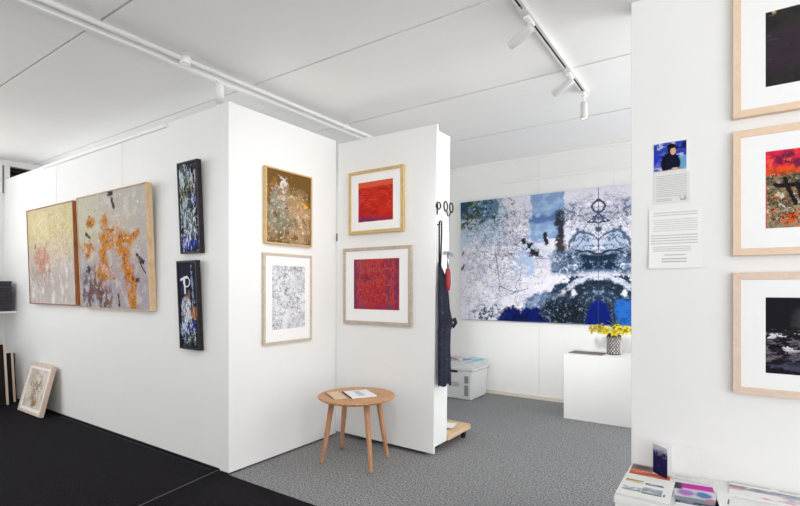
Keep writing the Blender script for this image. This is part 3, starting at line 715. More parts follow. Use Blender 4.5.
# hung on the panel's edge: scissors, hook, apron, hammer
FX = -1.762
t = thing('scissors', 'black-handled scissors hanging on the edge of the wheeled screen', 'scissors', (FX + .012, 3.212, 1.66))
for sgn, lab in ((-1, 'a'), (1, 'b')):
    bm = bm_new()
    n = 20
    tube(bm, [(.004, sgn * .044 + .027 * math.cos(2 * PI * k / n), .195 + .036 * math.sin(2 * PI * k / n)) for k in range(n + 1)], .0055, 8, cap=False)
    tube(bm, [(.004, sgn * .032, .160), (.004, sgn * .008, .125)], .005, 8)
    obj('handle', bm, M['black'], t)
    bm = bm_new(); q = [(.008 - sgn * .001, sgn * .008, .135), (.008 - sgn * .001, -sgn * .006, .12), (.008 - sgn * .001, -sgn * .002 , .0), (.008 - sgn * .001, sgn * .006, .10)]
    f = [bm.verts.new(p) for p in q]; g = [bm.verts.new((p[0] + .0018, p[1], p[2])) for p in q]
    bm.faces.new(f); bm.faces.new(g[::-1])
    for i in range(4): bm.faces.new((f[i], f[(i + 1) % 4], g[(i + 1) % 4], g[i]))
    obj('blade', bm, M['steel'], t)
t = thing('wall_hook', 'black loop hook beside the scissors on the panel edge', 'hook', (FX + .004, 3.065, 1.79))
bm = bm_new(); tube(bm, [(.008 + .010 * math.cos(2 * PI * k / 16), .014 * math.cos(2 * PI * k / 16), .055 + .026 * math.sin(2 * PI * k / 16)) for k in range(17)], .0055, 8, cap=False)
tube(bm, [(.006, -.012, .045), (.006, -.014, -.012)], .0055, 8); obj('wire_loop', bm, M['black'], t)
bm = bm_new(); box(bm, -.004, .004, -.006, .006, .03, .07); obj('back_plate', bm, M['black'], t)

t = thing('apron', 'paint-flecked navy apron hanging down the edge of the wheeled screen', 'apron', (FX, 3.1, .53))
bm = bm_new()
prof = [(0, 3.035, 3.205, .055), (.02, 3.03, 3.207, .060), (.12, 3.03, 3.20, .058), (.28, 3.032, 3.195, .056), (.40, 3.03, 3.20, .058), (.44, 3.032, 3.225, .066), (.48, 3.034, 3.215, .062), (.56, 3.034, 3.185, .056), (.66, 3.035, 3.175, .052), (.74, 3.04, 3.165, .046), (.80, 3.05, 3.145, .036), (.86, 3.058, 3.105, .022), (.90, 3.062, 3.085, .012)]
rings = []
SEG = 44
for k, (z, ya, yb, dx) in enumerate(prof):
    r = []
    for q in range(SEG):
        th = 2 * PI * q / SEG
        fold = 1 + .13 * math.sin(7 * th + z * 3) + .08 * math.sin(11 * th - z * 5)
        y = (ya + yb) / 2 + (yb - ya) / 2 * math.cos(th) * (1 if abs(math.cos(th)) > .9 else .98) - 3.1
        x = .006 + dx / 2 * (1 + .95 * math.sin(th) * fold)
        if math.sin(th) < 0: x = max(.004, .006 + dx / 2 * (1 + math.sin(th)))
        r.append(bm.verts.new((x, y, z + (.008 * math.sin(5 * th) if k == 0 else 0))))
    rings.append(r)
for r0, r1 in zip(rings[:-1], rings[1:]):
    for q in range(SEG):
        p = (q + 1) % SEG
        bm.faces.new((r0[q], r0[p], r1[p], r1[q])).smooth = True
bm.faces.new(rings[0][::-1]); bm.faces.new(rings[-1])
obj('cloth', bm, M['apron'], t)
bm = bm_new(); tube(bm, [(.016, -.03, .88), (.018, -.033, 1.0), (.018, -.033, 1.15), (.018, -.031, 1.196), (.026, -.029, 1.203), (.036, -.029, 1.196), (.036, -.03, 1.1), (.03, -.03, .95), (.024, -.028, .86)], .0065, 8); obj('neck_strap', bm, M['black'], t)
bm = bm_new(); tube(bm, [(.05, .09, .47), (.062, .125, .475), (.064, .135, .45), (.055, .115, .42), (.05, .1, .45)], [.010, .016, .014, .012, .006], 10); obj('tie', bm, M['apron'], t)

t = thing('hammer', 'claw hammer with red grip hanging above the navy apron', 'hammer', (FX + .058, 3.118, 1.225))
bm = bm_new(); tube(bm, [(0, 0, 0), (0, .003, .05), (0, .006, .12), (0, .008, .16)], [.018, .024, .021, .015], 12); obj('grip', bm, M['red'], t)
bm = bm_new(); tube(bm, [(0, .008, .155), (0, .006, .27)], [.008, .009], 10); obj('shaft', bm, M['steel'], t)
bm = bm_new(); tube(bm, [(0, -.046, .272), (0, -.03, .272), (0, -.028, .272), (0, -.012, .275), (0, .015, .276)], [.014, .014, .010, .011, .013], 12)
for sx in (-1, 1): tube(bm, [(sx * .004, .012, .277), (sx * .006, .035, .278), (sx * .009, .055, .268), (sx * .011, .068, .25)], [.010, .008, .006, .003], 8)
obj('head', bm, M['steel'], t)

# ------------------------------------------------------------------ round table
TC = (-2.207, 2.682)
t = thing('side_table', 'small round oak table on four splayed legs before the white panels', 'table', (TC[0], TC[1], 0))
bm = bm_new(); lathe(bm, [(.235, .452), (.262, .456), (.274, .464), (.276, .469), (.274, .474), (.268, .4755)], 64); obj('table_top', bm, M['table'], t)
bm = bm_new(); lathe(bm, [(.205, .440), (.212, .441), (.212, .4515), (.205, .4518)], 40); obj('apron_ring', bm, M['leg'], t)
for x, y in ((-2.385, 2.508), (-2.474, 2.818), (-1.975, 2.556), (-2.058, 2.858)):
    dx, dy = x - TC[0], y - TC[1]
    bm = bm_new()
    tube(bm, [(dx, dy, 0), (dx * .985, dy * .985, .015), (dx * .85, dy * .85, .2), (dx * .69, dy * .69, .4515)], [.0115, .013, .0175, .0215], 16); obj('leg', bm, M['leg'], t)
a = Art('booklet_cover', .2, .22, (238, 238, 240), 14.0)
a.lay(a.rect(.12, .86, .35, .62, .02), (206, 210, 222), .9); a.text(.14, .8, .38, .6, 6, (120, 124, 140))
bk = thing('booklet', 'white booklet with dark blue edge lying on the round table', 'booklet', (-2.195, 2.700, .4765), (0, 0, R(-33)))
bm = bm_new(); box(bm, -.112, .112, -.090, .092, 0, .007, bev=.001, seg=1); uv_xz(bm, -.112, -.09, .224, .182, (0, 1)); obj('cover', bm, a.done(), bk)
bm = bm_new(); box(bm, -.112, .112, -.097, -.0905, 0, .0075, bev=.001, seg=1); o = obj('spine', bm, plain('navy_spine', (44, 52, 76), .5), bk); o['label'] = 'dark blue spine'
cd = thing('leaflet', 'pale wood-coloured leaflet with brown edge beside the white booklet', 'leaflet', (-2.307, 2.578, .4765), (0, 0, R(-31)))
bm = bm_new(); box(bm, -.115, .125, -.045, .045, 0, .003); obj('sheet', bm, plain('beige_card', (222, 198, 166), .6), cd)
bm = bm_new(); box(bm, -.115, .07, -.0525, -.0455, 0, .0032); obj('edge', bm, plain('brown_edge', (128, 62, 44), .6), cd)

# ------------------------------------------------------------------ crate with magazines by the back wall
t = thing('storage_crate', 'white lidded plastic crate on the floor by the back wall', 'crate', (-2.54, 5.0, 0))
bm = bm_new()
lo, hi = [(-.235, -.205), (.215, -.205), (.215, .19), (-.235, .19)], [(-.25, -.215), (.232, -.215), (.232, .205), (-.25, .205)]
r0 = [bm.verts.new((x, y, .004)) for x, y in lo]; r1 = [bm.verts.new((x, y, .325)) for x, y in hi]
bm.faces.new(r0[::-1]); bm.faces.new(r1)
fs = []
for i in range(4): fs.append(bm.faces.new((r0[i], r0[(i + 1) % 4], r1[(i + 1) % 4], r1[i])))
bmesh.ops.bevel(bm, geom=list({e for f in fs for e in f.edges}), offset=.012, segments=3, affect='EDGES')
for z in (.10, .21):
    box(bm, -.20, .13, -.2165, -.209, z, z + .008)
obj('tub', bm, M['plastic'], t)
bm = bm_new(); box(bm, -.258, .240, -.223, .213, .326, .352, bev=.006); box(bm, -.245, .227, -.21, .2, .352, .372, bev=.006); obj('lid', bm, M['plastic'], t)
bm = bm_new(); box(bm, -.17, .05, -.224, -.2145, .300, .320); obj('lid_gap_shade', bm, M['black'], t)  # black strip paints the shaded gap under the lid
for z0, z1 in ((.19, .27), (.05, .165)):
    bm = bm_new(); box(bm, .14, .185, -.226, -.212, z0, z1, bev=.003)
    for k in range(3): box(bm, .145, .18, -.229, -.2255, z0 + .012 + k * .022, z0 + .022 + k * .022)
    obj('clip', bm, plain('grey_clip', (150, 152, 156), .4), t)
a = Art('crate_label', .12, .07, (224, 224, 222), 15.0)
a.lay(a.rect(.08, .32, .2, .8, .02), (60, 60, 62)); a.text(.4, .95, .15, .85, 3, (70, 70, 74), .8, .9)
bm = bm_new(); box(bm, -.07, .08, -.2175, -.2125, .13, .20); uv_xz(bm, -.07, .13, .15, .07); obj('sticker', bm, a.done(), t)
def mag(label, x, y, z, w, h, d, rz, art, cat='magazine', name='magazine', group=None, bend=0.0):
    t = thing(name, label, cat, (x, y, z), (0, 0, R(rz)), group)
    bm = bm_new(); box(bm, -w / 2, w / 2, -h / 2, h / 2, 0, d * .8); obj('pages', bm, M['pagegrey'], t)
    bm = bm_new(); n = 12
    top = [[bm.verts.new((-w / 2 - .001 + (w + .002) * i / n, s * (h / 2 + .001), d * .82 + bend * math.sin(PI * i / n) ** 2)) for i in range(n + 1)] for s in (-1, 1)]
    up = [[bm.verts.new(v.co + Vector((0, 0, .0015))) for v in r] for r in top]
    for i in range(n):
        bm.faces.new((up[0][i], up[0][i + 1], up[1][i + 1], up[1][i])); bm.faces.new((top[0][i], top[1][i], top[1][i + 1], top[0][i + 1]))
        bm.faces.new((top[0][i], top[0][i + 1], up[0][i + 1], up[0][i])); bm.faces.new((top[1][i], up[1][i], up[1][i + 1], top[1][i + 1]))
    bm.faces.new((top[0][0], up[0][0], up[1][0], top[1][0])); bm.faces.new((top[0][n], top[1][n], up[1][n], up[0][n]))
    uv_xz(bm, -w / 2, -h / 2, w, h, (0, 1)); obj('cover', bm, art, t)
    return t
a = Art('white_cover', .4, .3, (222, 224, 230), 16.0); a.lay(a.spots(9, .5, .6), (186, 196, 214), .8)
mag('thick white magazine pile bottom copy on the crate lid', -2.52, 4.985, .373, .44, .36, .032, 2, a.done())
a = Art('blue_cover', .25, .3, (136, 196, 214), 17.0); a.lay(a.spots(7, .48, .56), (214, 226, 230), .9); a.lay(a.ell(.3, .3, .2, .2, .3, .2), (70, 100, 130), .8)
mag('light blue magazine on right of the pile on crate', -2.41, 5.02, .4015, .23, .30, .022, -14, a.done())
a = Art('pink_cover', .25, .3, (214, 190, 188), 18.0); a.lay(a.rect(-.1, 1.1, .0, .45, .05, .1), (126, 106, 108), .8); a.lay(a.spots(8, .52, .6), (232, 226, 224), .9)
mag('pinkish magazine with curled cover on left of the pile on crate', -2.655, 4.975, .4015, .22, .28, .014, 8, a.done(), bend=.022)

# ------------------------------------------------------------------ plinth, vase and flowers
t = thing('display_plinth', 'low white box plinth carrying the vase of yellow flowers', 'plinth', (-.83, 4.90, 0))
bm = bm_new(); box(bm, -.466, .45, -.228, .20, .0, .594, bev=.002, seg=1); obj('body', bm, M['panel'], t)
bm = bm_new(); box(bm, -.466, .45, -.228, .20, .5945, .611, bev=.002, seg=1); obj('top_board', bm, M['panel'], t)
bm = bm_new(); box(bm, -.155, .155, -.10, .10, 0, .003); tag(obj('folder', bm, M['fawn'], None, (-1.118, 4.865, .612), (0, 0, R(-3))), 'grey-brown folder lying flat on the white plinth', 'folder')
VC = (-.893, 4.915)
t = thing('vase', 'silver diamond-patterned cylinder vase of yellow flowers on the plinth', 'vase', (VC[0], VC[1], .6115))
bm = bm_new(); lathe(bm, [(.056, 0), (.060, .003), (.062, .09), (.064, .176), (.064, .18), (.060, .18), (.058, .172), (.055, .05)], 36); obj('body', bm, M['mosaic'], t)
bm = bm_new()
n, rows_ = 14, 5
for r in range(rows_ * 2 - 1):
    zc = .018 + r * .018
    for k in range(n):
        th = 2 * PI * (k + .5 * (r % 2)) / n
        rr = .0615 + .002 * zc / .18
        dth, dz = PI / n * .62, .0125
        def at(a_, z_, o=0): return bm.verts.new(((rr + o) * math.cos(a_), (rr + o) * math.sin(a_), z_))
        c = at(th, zc, .006); p = [at(th - dth, zc), at(th, zc - dz), at(th + dth, zc), at(th, zc + dz)]
        for i in range(4): bm.faces.new((p[i], p[(i + 1) % 4], c))
o = obj('diamond_tiles', bm, M['silver'], t)
o['kind'] = 'stuff'
def flower_mesh():
    head = bm_new()
    for k in range(6):
        th = 2 * PI * k / 6
        for_ = []
        for i, (rr, w, z) in enumerate(((.004, .004, 0), (.018, .013, .010), (.034, .015, .012), (.048, .002, .004))):
            d, n_ = Vector((math.cos(th), math.sin(th), 0)), Vector((-math.sin(th), math.cos(th), 0))
            zz = z + (.006 if k % 2 else 0)
            for_.append([head.verts.new(d * rr - n_ * w + Vector((0, 0, zz))), head.verts.new(d * rr + Vector((0, 0, zz - .003))), head.verts.new(d * rr + n_ * w + Vector((0, 0, zz)))])
        for p, q in zip(for_[:-1], for_[1:]):
            for i in (0, 1): head.faces.new((p[i], p[i + 1], q[i + 1], q[i])).smooth = True
    cup = bm_new(); lathe(cup, [(.006, 0), (.010, .008), (.015, .022), (.017, .024), (.012, .016), (.004, .006)], 14)
    return head, cup
hd, cp = flower_mesh()
fl0 = None
random.seed(11)
spots_f = [(-.175, -.03, .215, -.9), (-.205, .01, .235, -1.0), (-.15, -.05, .24, -.7), (-.10, -.06, .225, -.5), (-.125, .03, .25, -.5), (-.05, -.085, .222, -.2), (.02, -.09, .215, .1), (.055, -.06, .235, .4), (.09, -.05, .225, .6), (.115, .0, .24, .8), (.15, -.03, .23, .9), (.03, -.02, .25, .1)]
FL = 'yellow trumpet flower in the silver vase on the plinth'
for k, (dx, dy, dz, lean) in enumerate(spots_f):
    if fl0 is None:
        t = thing('yellow_flower', FL, 'flower', (VC[0], VC[1], .6115), group='yellow flowers in the vase')
        pm = obj('petals', hd, M['petal'], t); cu = obj('trumpet', cp, M['stamen'], t)
        fl0 = (pm, cu)
    else:
        t = thing('yellow_flower', FL, 'flower', (VC[0], VC[1], .6115), group='yellow flowers in the vase')
        pm, cu = fl0[0].copy(), fl0[1].copy()
        for o in (pm, cu): COL.objects.link(o); o.parent = t
    dirv = Vector((dx * 2.5, dy * 3 - .25, .30)).normalized()
    rot = dirv.to_track_quat('Z', 'Y').to_euler()
    for o in (pm, cu):
        o.location = (dx, dy, dz); o.rotation_euler = rot
    fx0, fy0 = dx * .12, dy * .2
    bm = bm_new(); tube(bm, [(fx0 * .6, fy0 * .6, .06), (fx0, fy0, .175), (dx * .55, dy * .6, dz * .96), (dx, dy, dz)], .0028, 6); obj('stem', bm, M['leafgreen'], t)
random.seed(5)
for k, (dx, dy, h_) in enumerate(((-.03, .02, .30), (.03, .025, .33), (-.10, .03, .27), (.10, .02, .27), (.0, -.01, .29), (-.14, .0, .255), (.05, -.02, .30), (-.07, -.07, .245), (.075, -.07, .24), (-.15, -.03, .235), (.13, -.05, .235), (.0, -.08, .25))):
    t = thing('leaf_sprig', 'green leafy sprig among yellow flowers in the silver vase', 'foliage', (VC[0], VC[1], .6115), group='green sprigs in the vase')
    bm = bm_new(); tube(bm, [(dx * .1, dy * .3, .06), (dx * .25, dy * .5, .18), (dx, dy, h_)], .0022, 6); obj('stem', bm, M['leafgreen'], t)
    for i in range(5):
        f = .45 + .55 * i / 4
        px, py, pz = dx * (.25 + .75 * f) , dy * f, .18 + (h_ - .18) * f
        th = i * 2.3 + k
        d = Vector((math.cos(th), math.sin(th), .45)).normalized(); n_ = d.cross(Vector((0, 0, 1))).normalized()
        bm = bm_new(); p = Vector((px, py, pz)); L = .05
        vs = [bm.verts.new(p), bm.verts.new(p + d * L * .4 + n_ * .011), bm.verts.new(p + d * L * .4 + Vector((0, 0, -.004))), bm.verts.new(p + d * L * .4 - n_ * .011), bm.verts.new(p + d * L)]
        bm.faces.new((vs[0], vs[2], vs[1])); bm.faces.new((vs[0], vs[3], vs[2])); bm.faces.new((vs[1], vs[2], vs[4])); bm.faces.new((vs[2], vs[3], vs[4]))
        obj('leaf', bm, M['leafgreen'], t)

# ------------------------------------------------------------------ low shelf under the right wall
ZS = .336
t = thing('display_bench', 'low white bench along the right wall covered with brochures', 'bench', (-.414, 2.718, 0))
bm = bm_new(); box(bm, 0, 2.2, -.445, 0, ZS - .03, ZS, bev=.002, seg=1); obj('top_board', bm, M['panel'], t)
bm = bm_new(); box(bm, .004, 2.196, -.440, -.42, 0, ZS - .0305); obj('front_panel', bm, M['panel'], t)
for x in (.004, 1.1, 2.176):
    bm = bm_new(); box(bm, x, x + .02, -.4195, -.004, 0, ZS - .0305); obj('side_panel', bm, M['panel'], t)
zb = ZS + .001
a = Art('grid_cover', .21, .28, (240, 240, 238), 20.0)
a.lay(a.mul(a.rect(.06, .42, .60, .73, .01), a.spots(40, .35, .6)), (200, 178, 84)); a.lay(a.rect(.06, .42, .69, .73, .006), (124, 110, 60), .8)
a.lay(a.mul(a.rect(.07, .43, .24, .40, .01), a.spots(40, .4, .52, off=3)), (176, 190, 206)); a.lay(a.rect(.07, .43, .22, .27, .006), (104, 122, 84), .8)
a.lay(a.mul(a.rect(.46, .82, .60, .68, .01), a.spots(40, .35, .5, off=5)), (112, 118, 140))
a.lay(a.mul(a.rect(.44, .83, .20, .48, .01), a.spots(30, .35, .6, stretch=(.5, 2), off=6)), (134, 146, 160)); a.lay(a.rect(.46, .83, .20, .26, .01), (88, 100, 112), .8)
a.lay(a.rect(.86, .89, .22, .32, .006), (80, 84, 92))
mag('white catalogue with four small pictures, nearest end of low bench', -.305, 2.418, zb, .205, .272, .012, 0, a.done(), 'catalogue', 'catalogue')
a = Art('orange_cover', .2, .1, (214, 96, 60), 21.0); a.lay(a.spots(10, .5, .6), (232, 150, 110), .8); a.lay(a.rect(.4, .7, .3, .7, .1, .2), (160, 60, 44), .7)
mag('orange brochure showing from behind the white catalogue', -.312, 2.590, zb, .17, .05, .010, 0, a.done(), 'brochure', 'brochure')
a = Art('grey_photo', .1, .09, (140, 132, 128), 22.0); a.lay(a.ell(.5, .5, .4, .3, .4, .2), (86, 82, 86), .9); a.lay(a.rect(-.1, 1.1, -.1, .16, .04), (186, 110, 84), .9); a.lay(a.rect(-.1, 1.1, .85, 1.1, .05), (210, 180, 170), .8)
mag('small grey photo card lying against the wall behind orange brochure', -.352, 2.666, zb, .092, .085, .012, 0, a.done(), 'card', 'photo_card')
a = Art('navy_card', .1, .15, (34, 30, 78), 23.0)
a.lay(a.rect(-.1, 1.1, .8, 1.1, .06, .15, 40), (196, 196, 208)); a.lay(a.mul(a.rect(-.1, 1.1, .66, .9, .06, .1, 40), a.spots(40, .45, .55)), (120, 124, 150), .9); a.lay(a.spots(30, .6, .68), (62, 60, 120), .7)
t = thing('standing_card', 'dark navy card with pale top edge standing upright on bench', 'card', (-.268, 2.603, zb + .0115), (0, 0, R(-44)))
bm = bm_new(); box(bm, -.046, .046, -.002, 0, 0, .140); uv_xz(bm, -.046, 0, .092, .140); obj('front_leaf', bm, a.done(), t)
bm = bm_new(); c_, s_ = math.cos(R(100)), math.sin(R(100))
q = [(-.046, .0005, 0), (-.046 + .05 , .060, 0), (-.046 + .049, .0615, 0), (-.0465, .002, 0)]
f = [bm.verts.new(p) for p in q]; g = [bm.verts.new((p[0], p[1], .139)) for p in q]
bm.faces.new(f[::-1]); bm.faces.new(g)
for i in range(4): bm.faces.new((f[i], f[(i + 1) % 4], g[(i + 1) % 4], g[i]))
obj('rear_leaf', bm, M['paper'], t)
bm = bm_new(); box(bm, -.066, .066, -.003, 0, 0, .138); tag(obj('blank_card', bm, M['paper'], None, (-.172, 2.712, zb), (R(-2), 0, 0)), 'blank white card propped against the wall behind the navy card', 'card')
a = Art('magenta_cover', .17, .23, (206, 210, 216), 24.0)
a.lay(a.rect(-.1, 1.1, .74, 1.1, .03), (204, 52, 170)); a.lay(a.mul(a.rect(-.1, .22, .66, 1.1, .05, .05), a.spots(12, .3, .4)), (70, 66, 84))
a.lay(a.ell(.3, .52, .2, .14, .3, .1, 12), (184, 120, 200)); a.lay(a.ell(.7, .5, .2, .13, .3, .1, 12, 3), (92, 130, 186))
a.lay(a.rect(-.1, 1.1, -.1, .3, .04), (126, 134, 150), .9); a.lay(a.mul(a.rect(-.1, 1.1, -.1, .1, .03), a.spots(20, .4, .6)), (52, 54, 70)); a.lay(a.ell(.85, .3, .12, .08, .3, .1), (206, 122, 130), .9)
mag('magenta and lilac magazine lying on the low bench', -.120, 2.455, zb, .157, .235, .010, 8, a.done())
a = Art('pale_leaflet', .19, .06, (230, 230, 230), 25.0); a.lay(a.mul(a.rect(.0, 1, .2, .8, .05), a.spots(12, .45, .6)), (204, 202, 198), .8)
mag('long white leaflet at the wall behind the magenta magazine', -.15, 2.655, zb, .19, .05, .010, -2, a.done(), 'leaflet', 'leaflet')
a = Art('panorama_leaflet', .4, .16, (238, 238, 238), 26.0)
a.lay(a.mul(a.rect(-.1, 1.1, .5, .76, .03, .05, 8), a.spots(12, .3, .55)), (150, 148, 164)); a.lay(a.rect(-.1, .14, .38, .54, .03), (222, 170, 160), .8)
a.lay(a.mul(a.rect(.3, .6, .06, .2, .03), a.spots(14, .4, .5)), (216, 150, 150), .8); a.lay(a.mul(a.rect(0, 1, .88, .98, .03), a.spots(14, .4, .5)), (190, 184, 170), .8)
a.lay(a.mul(a.rect(.45, 1.1, .2, .62, .06, .05), a.spots(12, .4, .6)), (176, 176, 196), .8)
mag('wide white brochure with grey panorama at right end of bench', .195, 2.628, zb, .38, .165, .012, 0, a.done(), 'brochure', 'brochure')
a = Art('tick_slip', .06, .1, (242, 242, 240), 27.0); a.lay(a.rect(.8, .92, .3, .6, .02), (110, 112, 116))
mag('blank white booklet between magenta magazine and panorama brochure', -.015, 2.46, zb, .048, .2, .010, -3, a.done(), 'booklet', 'booklet')

# ------------------------------------------------------------------ notices on the right wall
a = Art('artist_photo', .134, .15, (46, 66, 168), 30.0, .35)
a.lay(a.spots(22, .5, .58), (190, 200, 228), .9); a.lay(a.spots(24, .56, .62, off=3), (22, 26, 70), .9)
a.lay(a.rect(.78, 1.1, .1, .5, .06, .1, 20), (110, 170, 206), .9); a.lay(a.rect(-.1, .3, .2, .6, .05, .1, 20), (40, 50, 190), .8)
a.lay(a.ell(.52, .30, .30, .36, .08, .03, 20), (22, 24, 48)); a.lay(a.rect(.27, .40, .05, .55, .04, .03), (20, 20, 34))
a.lay(a.ell(.56, .76, .13, .16, .1, .02, 20), (30, 24, 26)); a.lay(a.ell(.60, .70, .085, .12, .1, .01, 20), (214, 170, 140)); a.lay(a.ell(.55, .87, .14, .07, .15, .02, 20), (24, 20, 22))
a.lay(a.rect(-.1, 1.1, -.1, .09, .03, .05, 20), (226, 222, 220)); a.lay(a.ell(.66, .12, .1, .04, .3), (220, 190, 150), .9)
t = thing('artist_card', 'small notice with photo of person in dark top, pinned on right wall', 'notice', (-.235, 2.7195, 1.664))
bm = bm_new(); box(bm, -.074, .084, -.002, 0, 0, .302); obj('sheet', bm, M['paper'], t)
bm = bm_new(); box(bm, -.073, .068, -.003, -.0022, .150, .302); uv_xz(bm, -.073, .15, .141, .152); obj('photograph', bm, a.done(), t)
a = Art('card_text', .15, .15, (226, 226, 224), 31.0); a.text(.06, .92, .2, .95, 12, (178, 178, 178), .8, .7); a.text(.06, .5, .06, .16, 2, (150, 150, 150), .8, .7); a.lay(a.mul(a.rect(.7, .94, .06, .2, .01), a.spots(60, .45, .5)), (150, 150, 150), .8)
bm = bm_new(); box(bm, -.071, .082, -.003, -.0022, .002, .149); uv_xz(bm, -.071, .002, .153, .147); obj('text_block', bm, a.done(), t)
a = Art('sheet_text', .215, .29, (240, 240, 238), 32.0)
a.text(.08, .92, .88, .96, 2, (176, 176, 176), .9, .7); a.text(.08, .92, .62, .84, 6, (184, 184, 184), .9, .6, 3); a.text(.04, .92, .40, .58, 4, (176, 176, 176), .9, .7, 5); a.text(.08, .8, .28, .38, 3, (150, 150, 150), .7, .6, 7); a.text(.3, .7, .2, .25, 1, (170, 170, 170), .9, .7, 8)
a.text(.25, .72, .09, .18, 2, (150, 150, 150), 1.0, .8, 9)
t = thing('notice_sheet', 'curled white sheet of printed text pinned below the photo notice', 'notice', (-.222, 2.7212, 1.343))
bm = bm_new(); n = 10
g = [[None] * (n + 1) for _ in range(n + 1)]; g2 = [[None] * (n + 1) for _ in range(n + 1)]
for i in range(n + 1):
    for j in range(n + 1):
        x, z = -.108 + .228 * i / n, .292 * j / n
        lift = .002 + .009 * max(0, 1 - i / n * 2.2) ** 2 * (1 - .5 * j / n) + .008 * max(0, 1 - j / n * 2.5) ** 2
        g[i][j] = bm.verts.new((x, -lift, z)); g2[i][j] = bm.verts.new((x, -lift + .0006, z))
for i in range(n):
    for j in range(n):
        bm.faces.new((g[i][j], g[i + 1][j], g[i + 1][j + 1], g[i][j + 1])).smooth = True
        bm.faces.new((g2[i][j], g2[i][j + 1], g2[i + 1][j + 1], g2[i + 1][j])).smooth = True
uv_xz(bm, -.108, 0, .228, .292); obj('paper', bm, a.done(), t)

# ------------------------------------------------------------------ rails, wires, tracks and lamps
def rail(label, x0, x1, y, z, mat):
    t = thing('picture_rail', label, 'rail', (x0, y, z))
    bm = bm_new(); box(bm, 0, x1 - x0, -.020, 0, 0, .026, bev=.003); obj('rail', bm, mat, t)
    bm = bm_new(); box(bm, x1 - x0, x1 - x0 + .012, -.022, 0, -.002, .028, bev=.003); obj('end_cap', bm, mat, t)
    bm = bm_new(); box(bm, -.012, 0, -.022, 0, -.002, .028, bev=.003); obj('end_cap', bm, mat, t)
rail('white picture rail along the top of the left wall', -5.72, -3.49, 2.0025, 2.449, M['white'])
rail('thin white picture rail high on the back wall', -2.19, .8, YB - .0005, 2.445, M['white'])
def wire(label, x, y, z0, z1, group):
    bm = bm_new(); tube(bm, [(x, y, z0), (x, y, z1)], .0016, 6); tag(obj('hanging_wire', bm, M['wire']), label, 'wire', group)
wire('thin wire from left rail down to the ochre-splashed canvas', -4.14, 1.990, 2.03, 2.448, 'picture wires on the walls')
wire('thin wire from left rail down to the cream abstract canvas', -5.42, 1.990, 2.02, 2.448, 'picture wires on the walls')
wire('thin wire from back rail to the large blue painting', -.96, YB - .014, 2.275, 2.444, 'picture wires on the walls')

# double rail across the left: lighting track and conduit, with one lamp
t = thing('lighting_track', 'long white lighting track crossing the ceiling at left, beside the conduit', 'track', (-2.93, 0, 2.675))
bm = bm_new(); box(bm, -.018, .018, -1.8, 5.2, 0, .037, bev=.004); obj('rail', bm, M['white'], t)
for y in (-.2, 2.0, 3.6):
    bm = bm_new(); box(bm, -.0195, .0195, y - .02, y + .02, -.001, .0375, bev=.002); obj('joint', bm, M['white'], t)
t = thing('conduit', 'white round conduit with junction box beside the left lighting track', 'conduit', (-2.845, 0, 2.694))
bm = bm_new(); tube(bm, [(0, -1.8, 0), (0, 1.73, 0)], .017, 14); tube(bm, [(0, 1.78, 0), (0, 5.2, 0)], .015, 14); obj('pipe', bm, M['white'], t)
bm = bm_new(); lathe(bm, [(.028, -.032), (.033, -.028), (.034, .018)], 24, (0, 1.755)); obj('junction_box', bm, M['white'], t)
for y in (.6, 3.3):
    bm = bm_new(); box(bm, -.022, .022, y - .008, y + .008, -.0185, .0185, bev=.003); obj('saddle', bm, M['white'], t)
t = thing('track_spotlight', 'white cylinder lamp hanging straight down from the left track', 'spotlight', (-2.915, 2.055, 2.505))
bm = bm_new(); lathe(bm, [(.027, .001), (.0275, 0), (.0275, .146), (.027, .1475)], 28); obj('head', bm, M['white'], t)
bm = bm_new(); tube(bm, [(0, 0, .147), (0, 0, .158)], .008, 10); box(bm, -.015, .015, -.03, .03, .157, .1695, bev=.002); obj('adapter', bm, M['white'], t)
bm = bm_new(); lathe(bm, [(.019, -.001), (.0195, .002)], 20); obj('lens', bm, M['glow'], t)

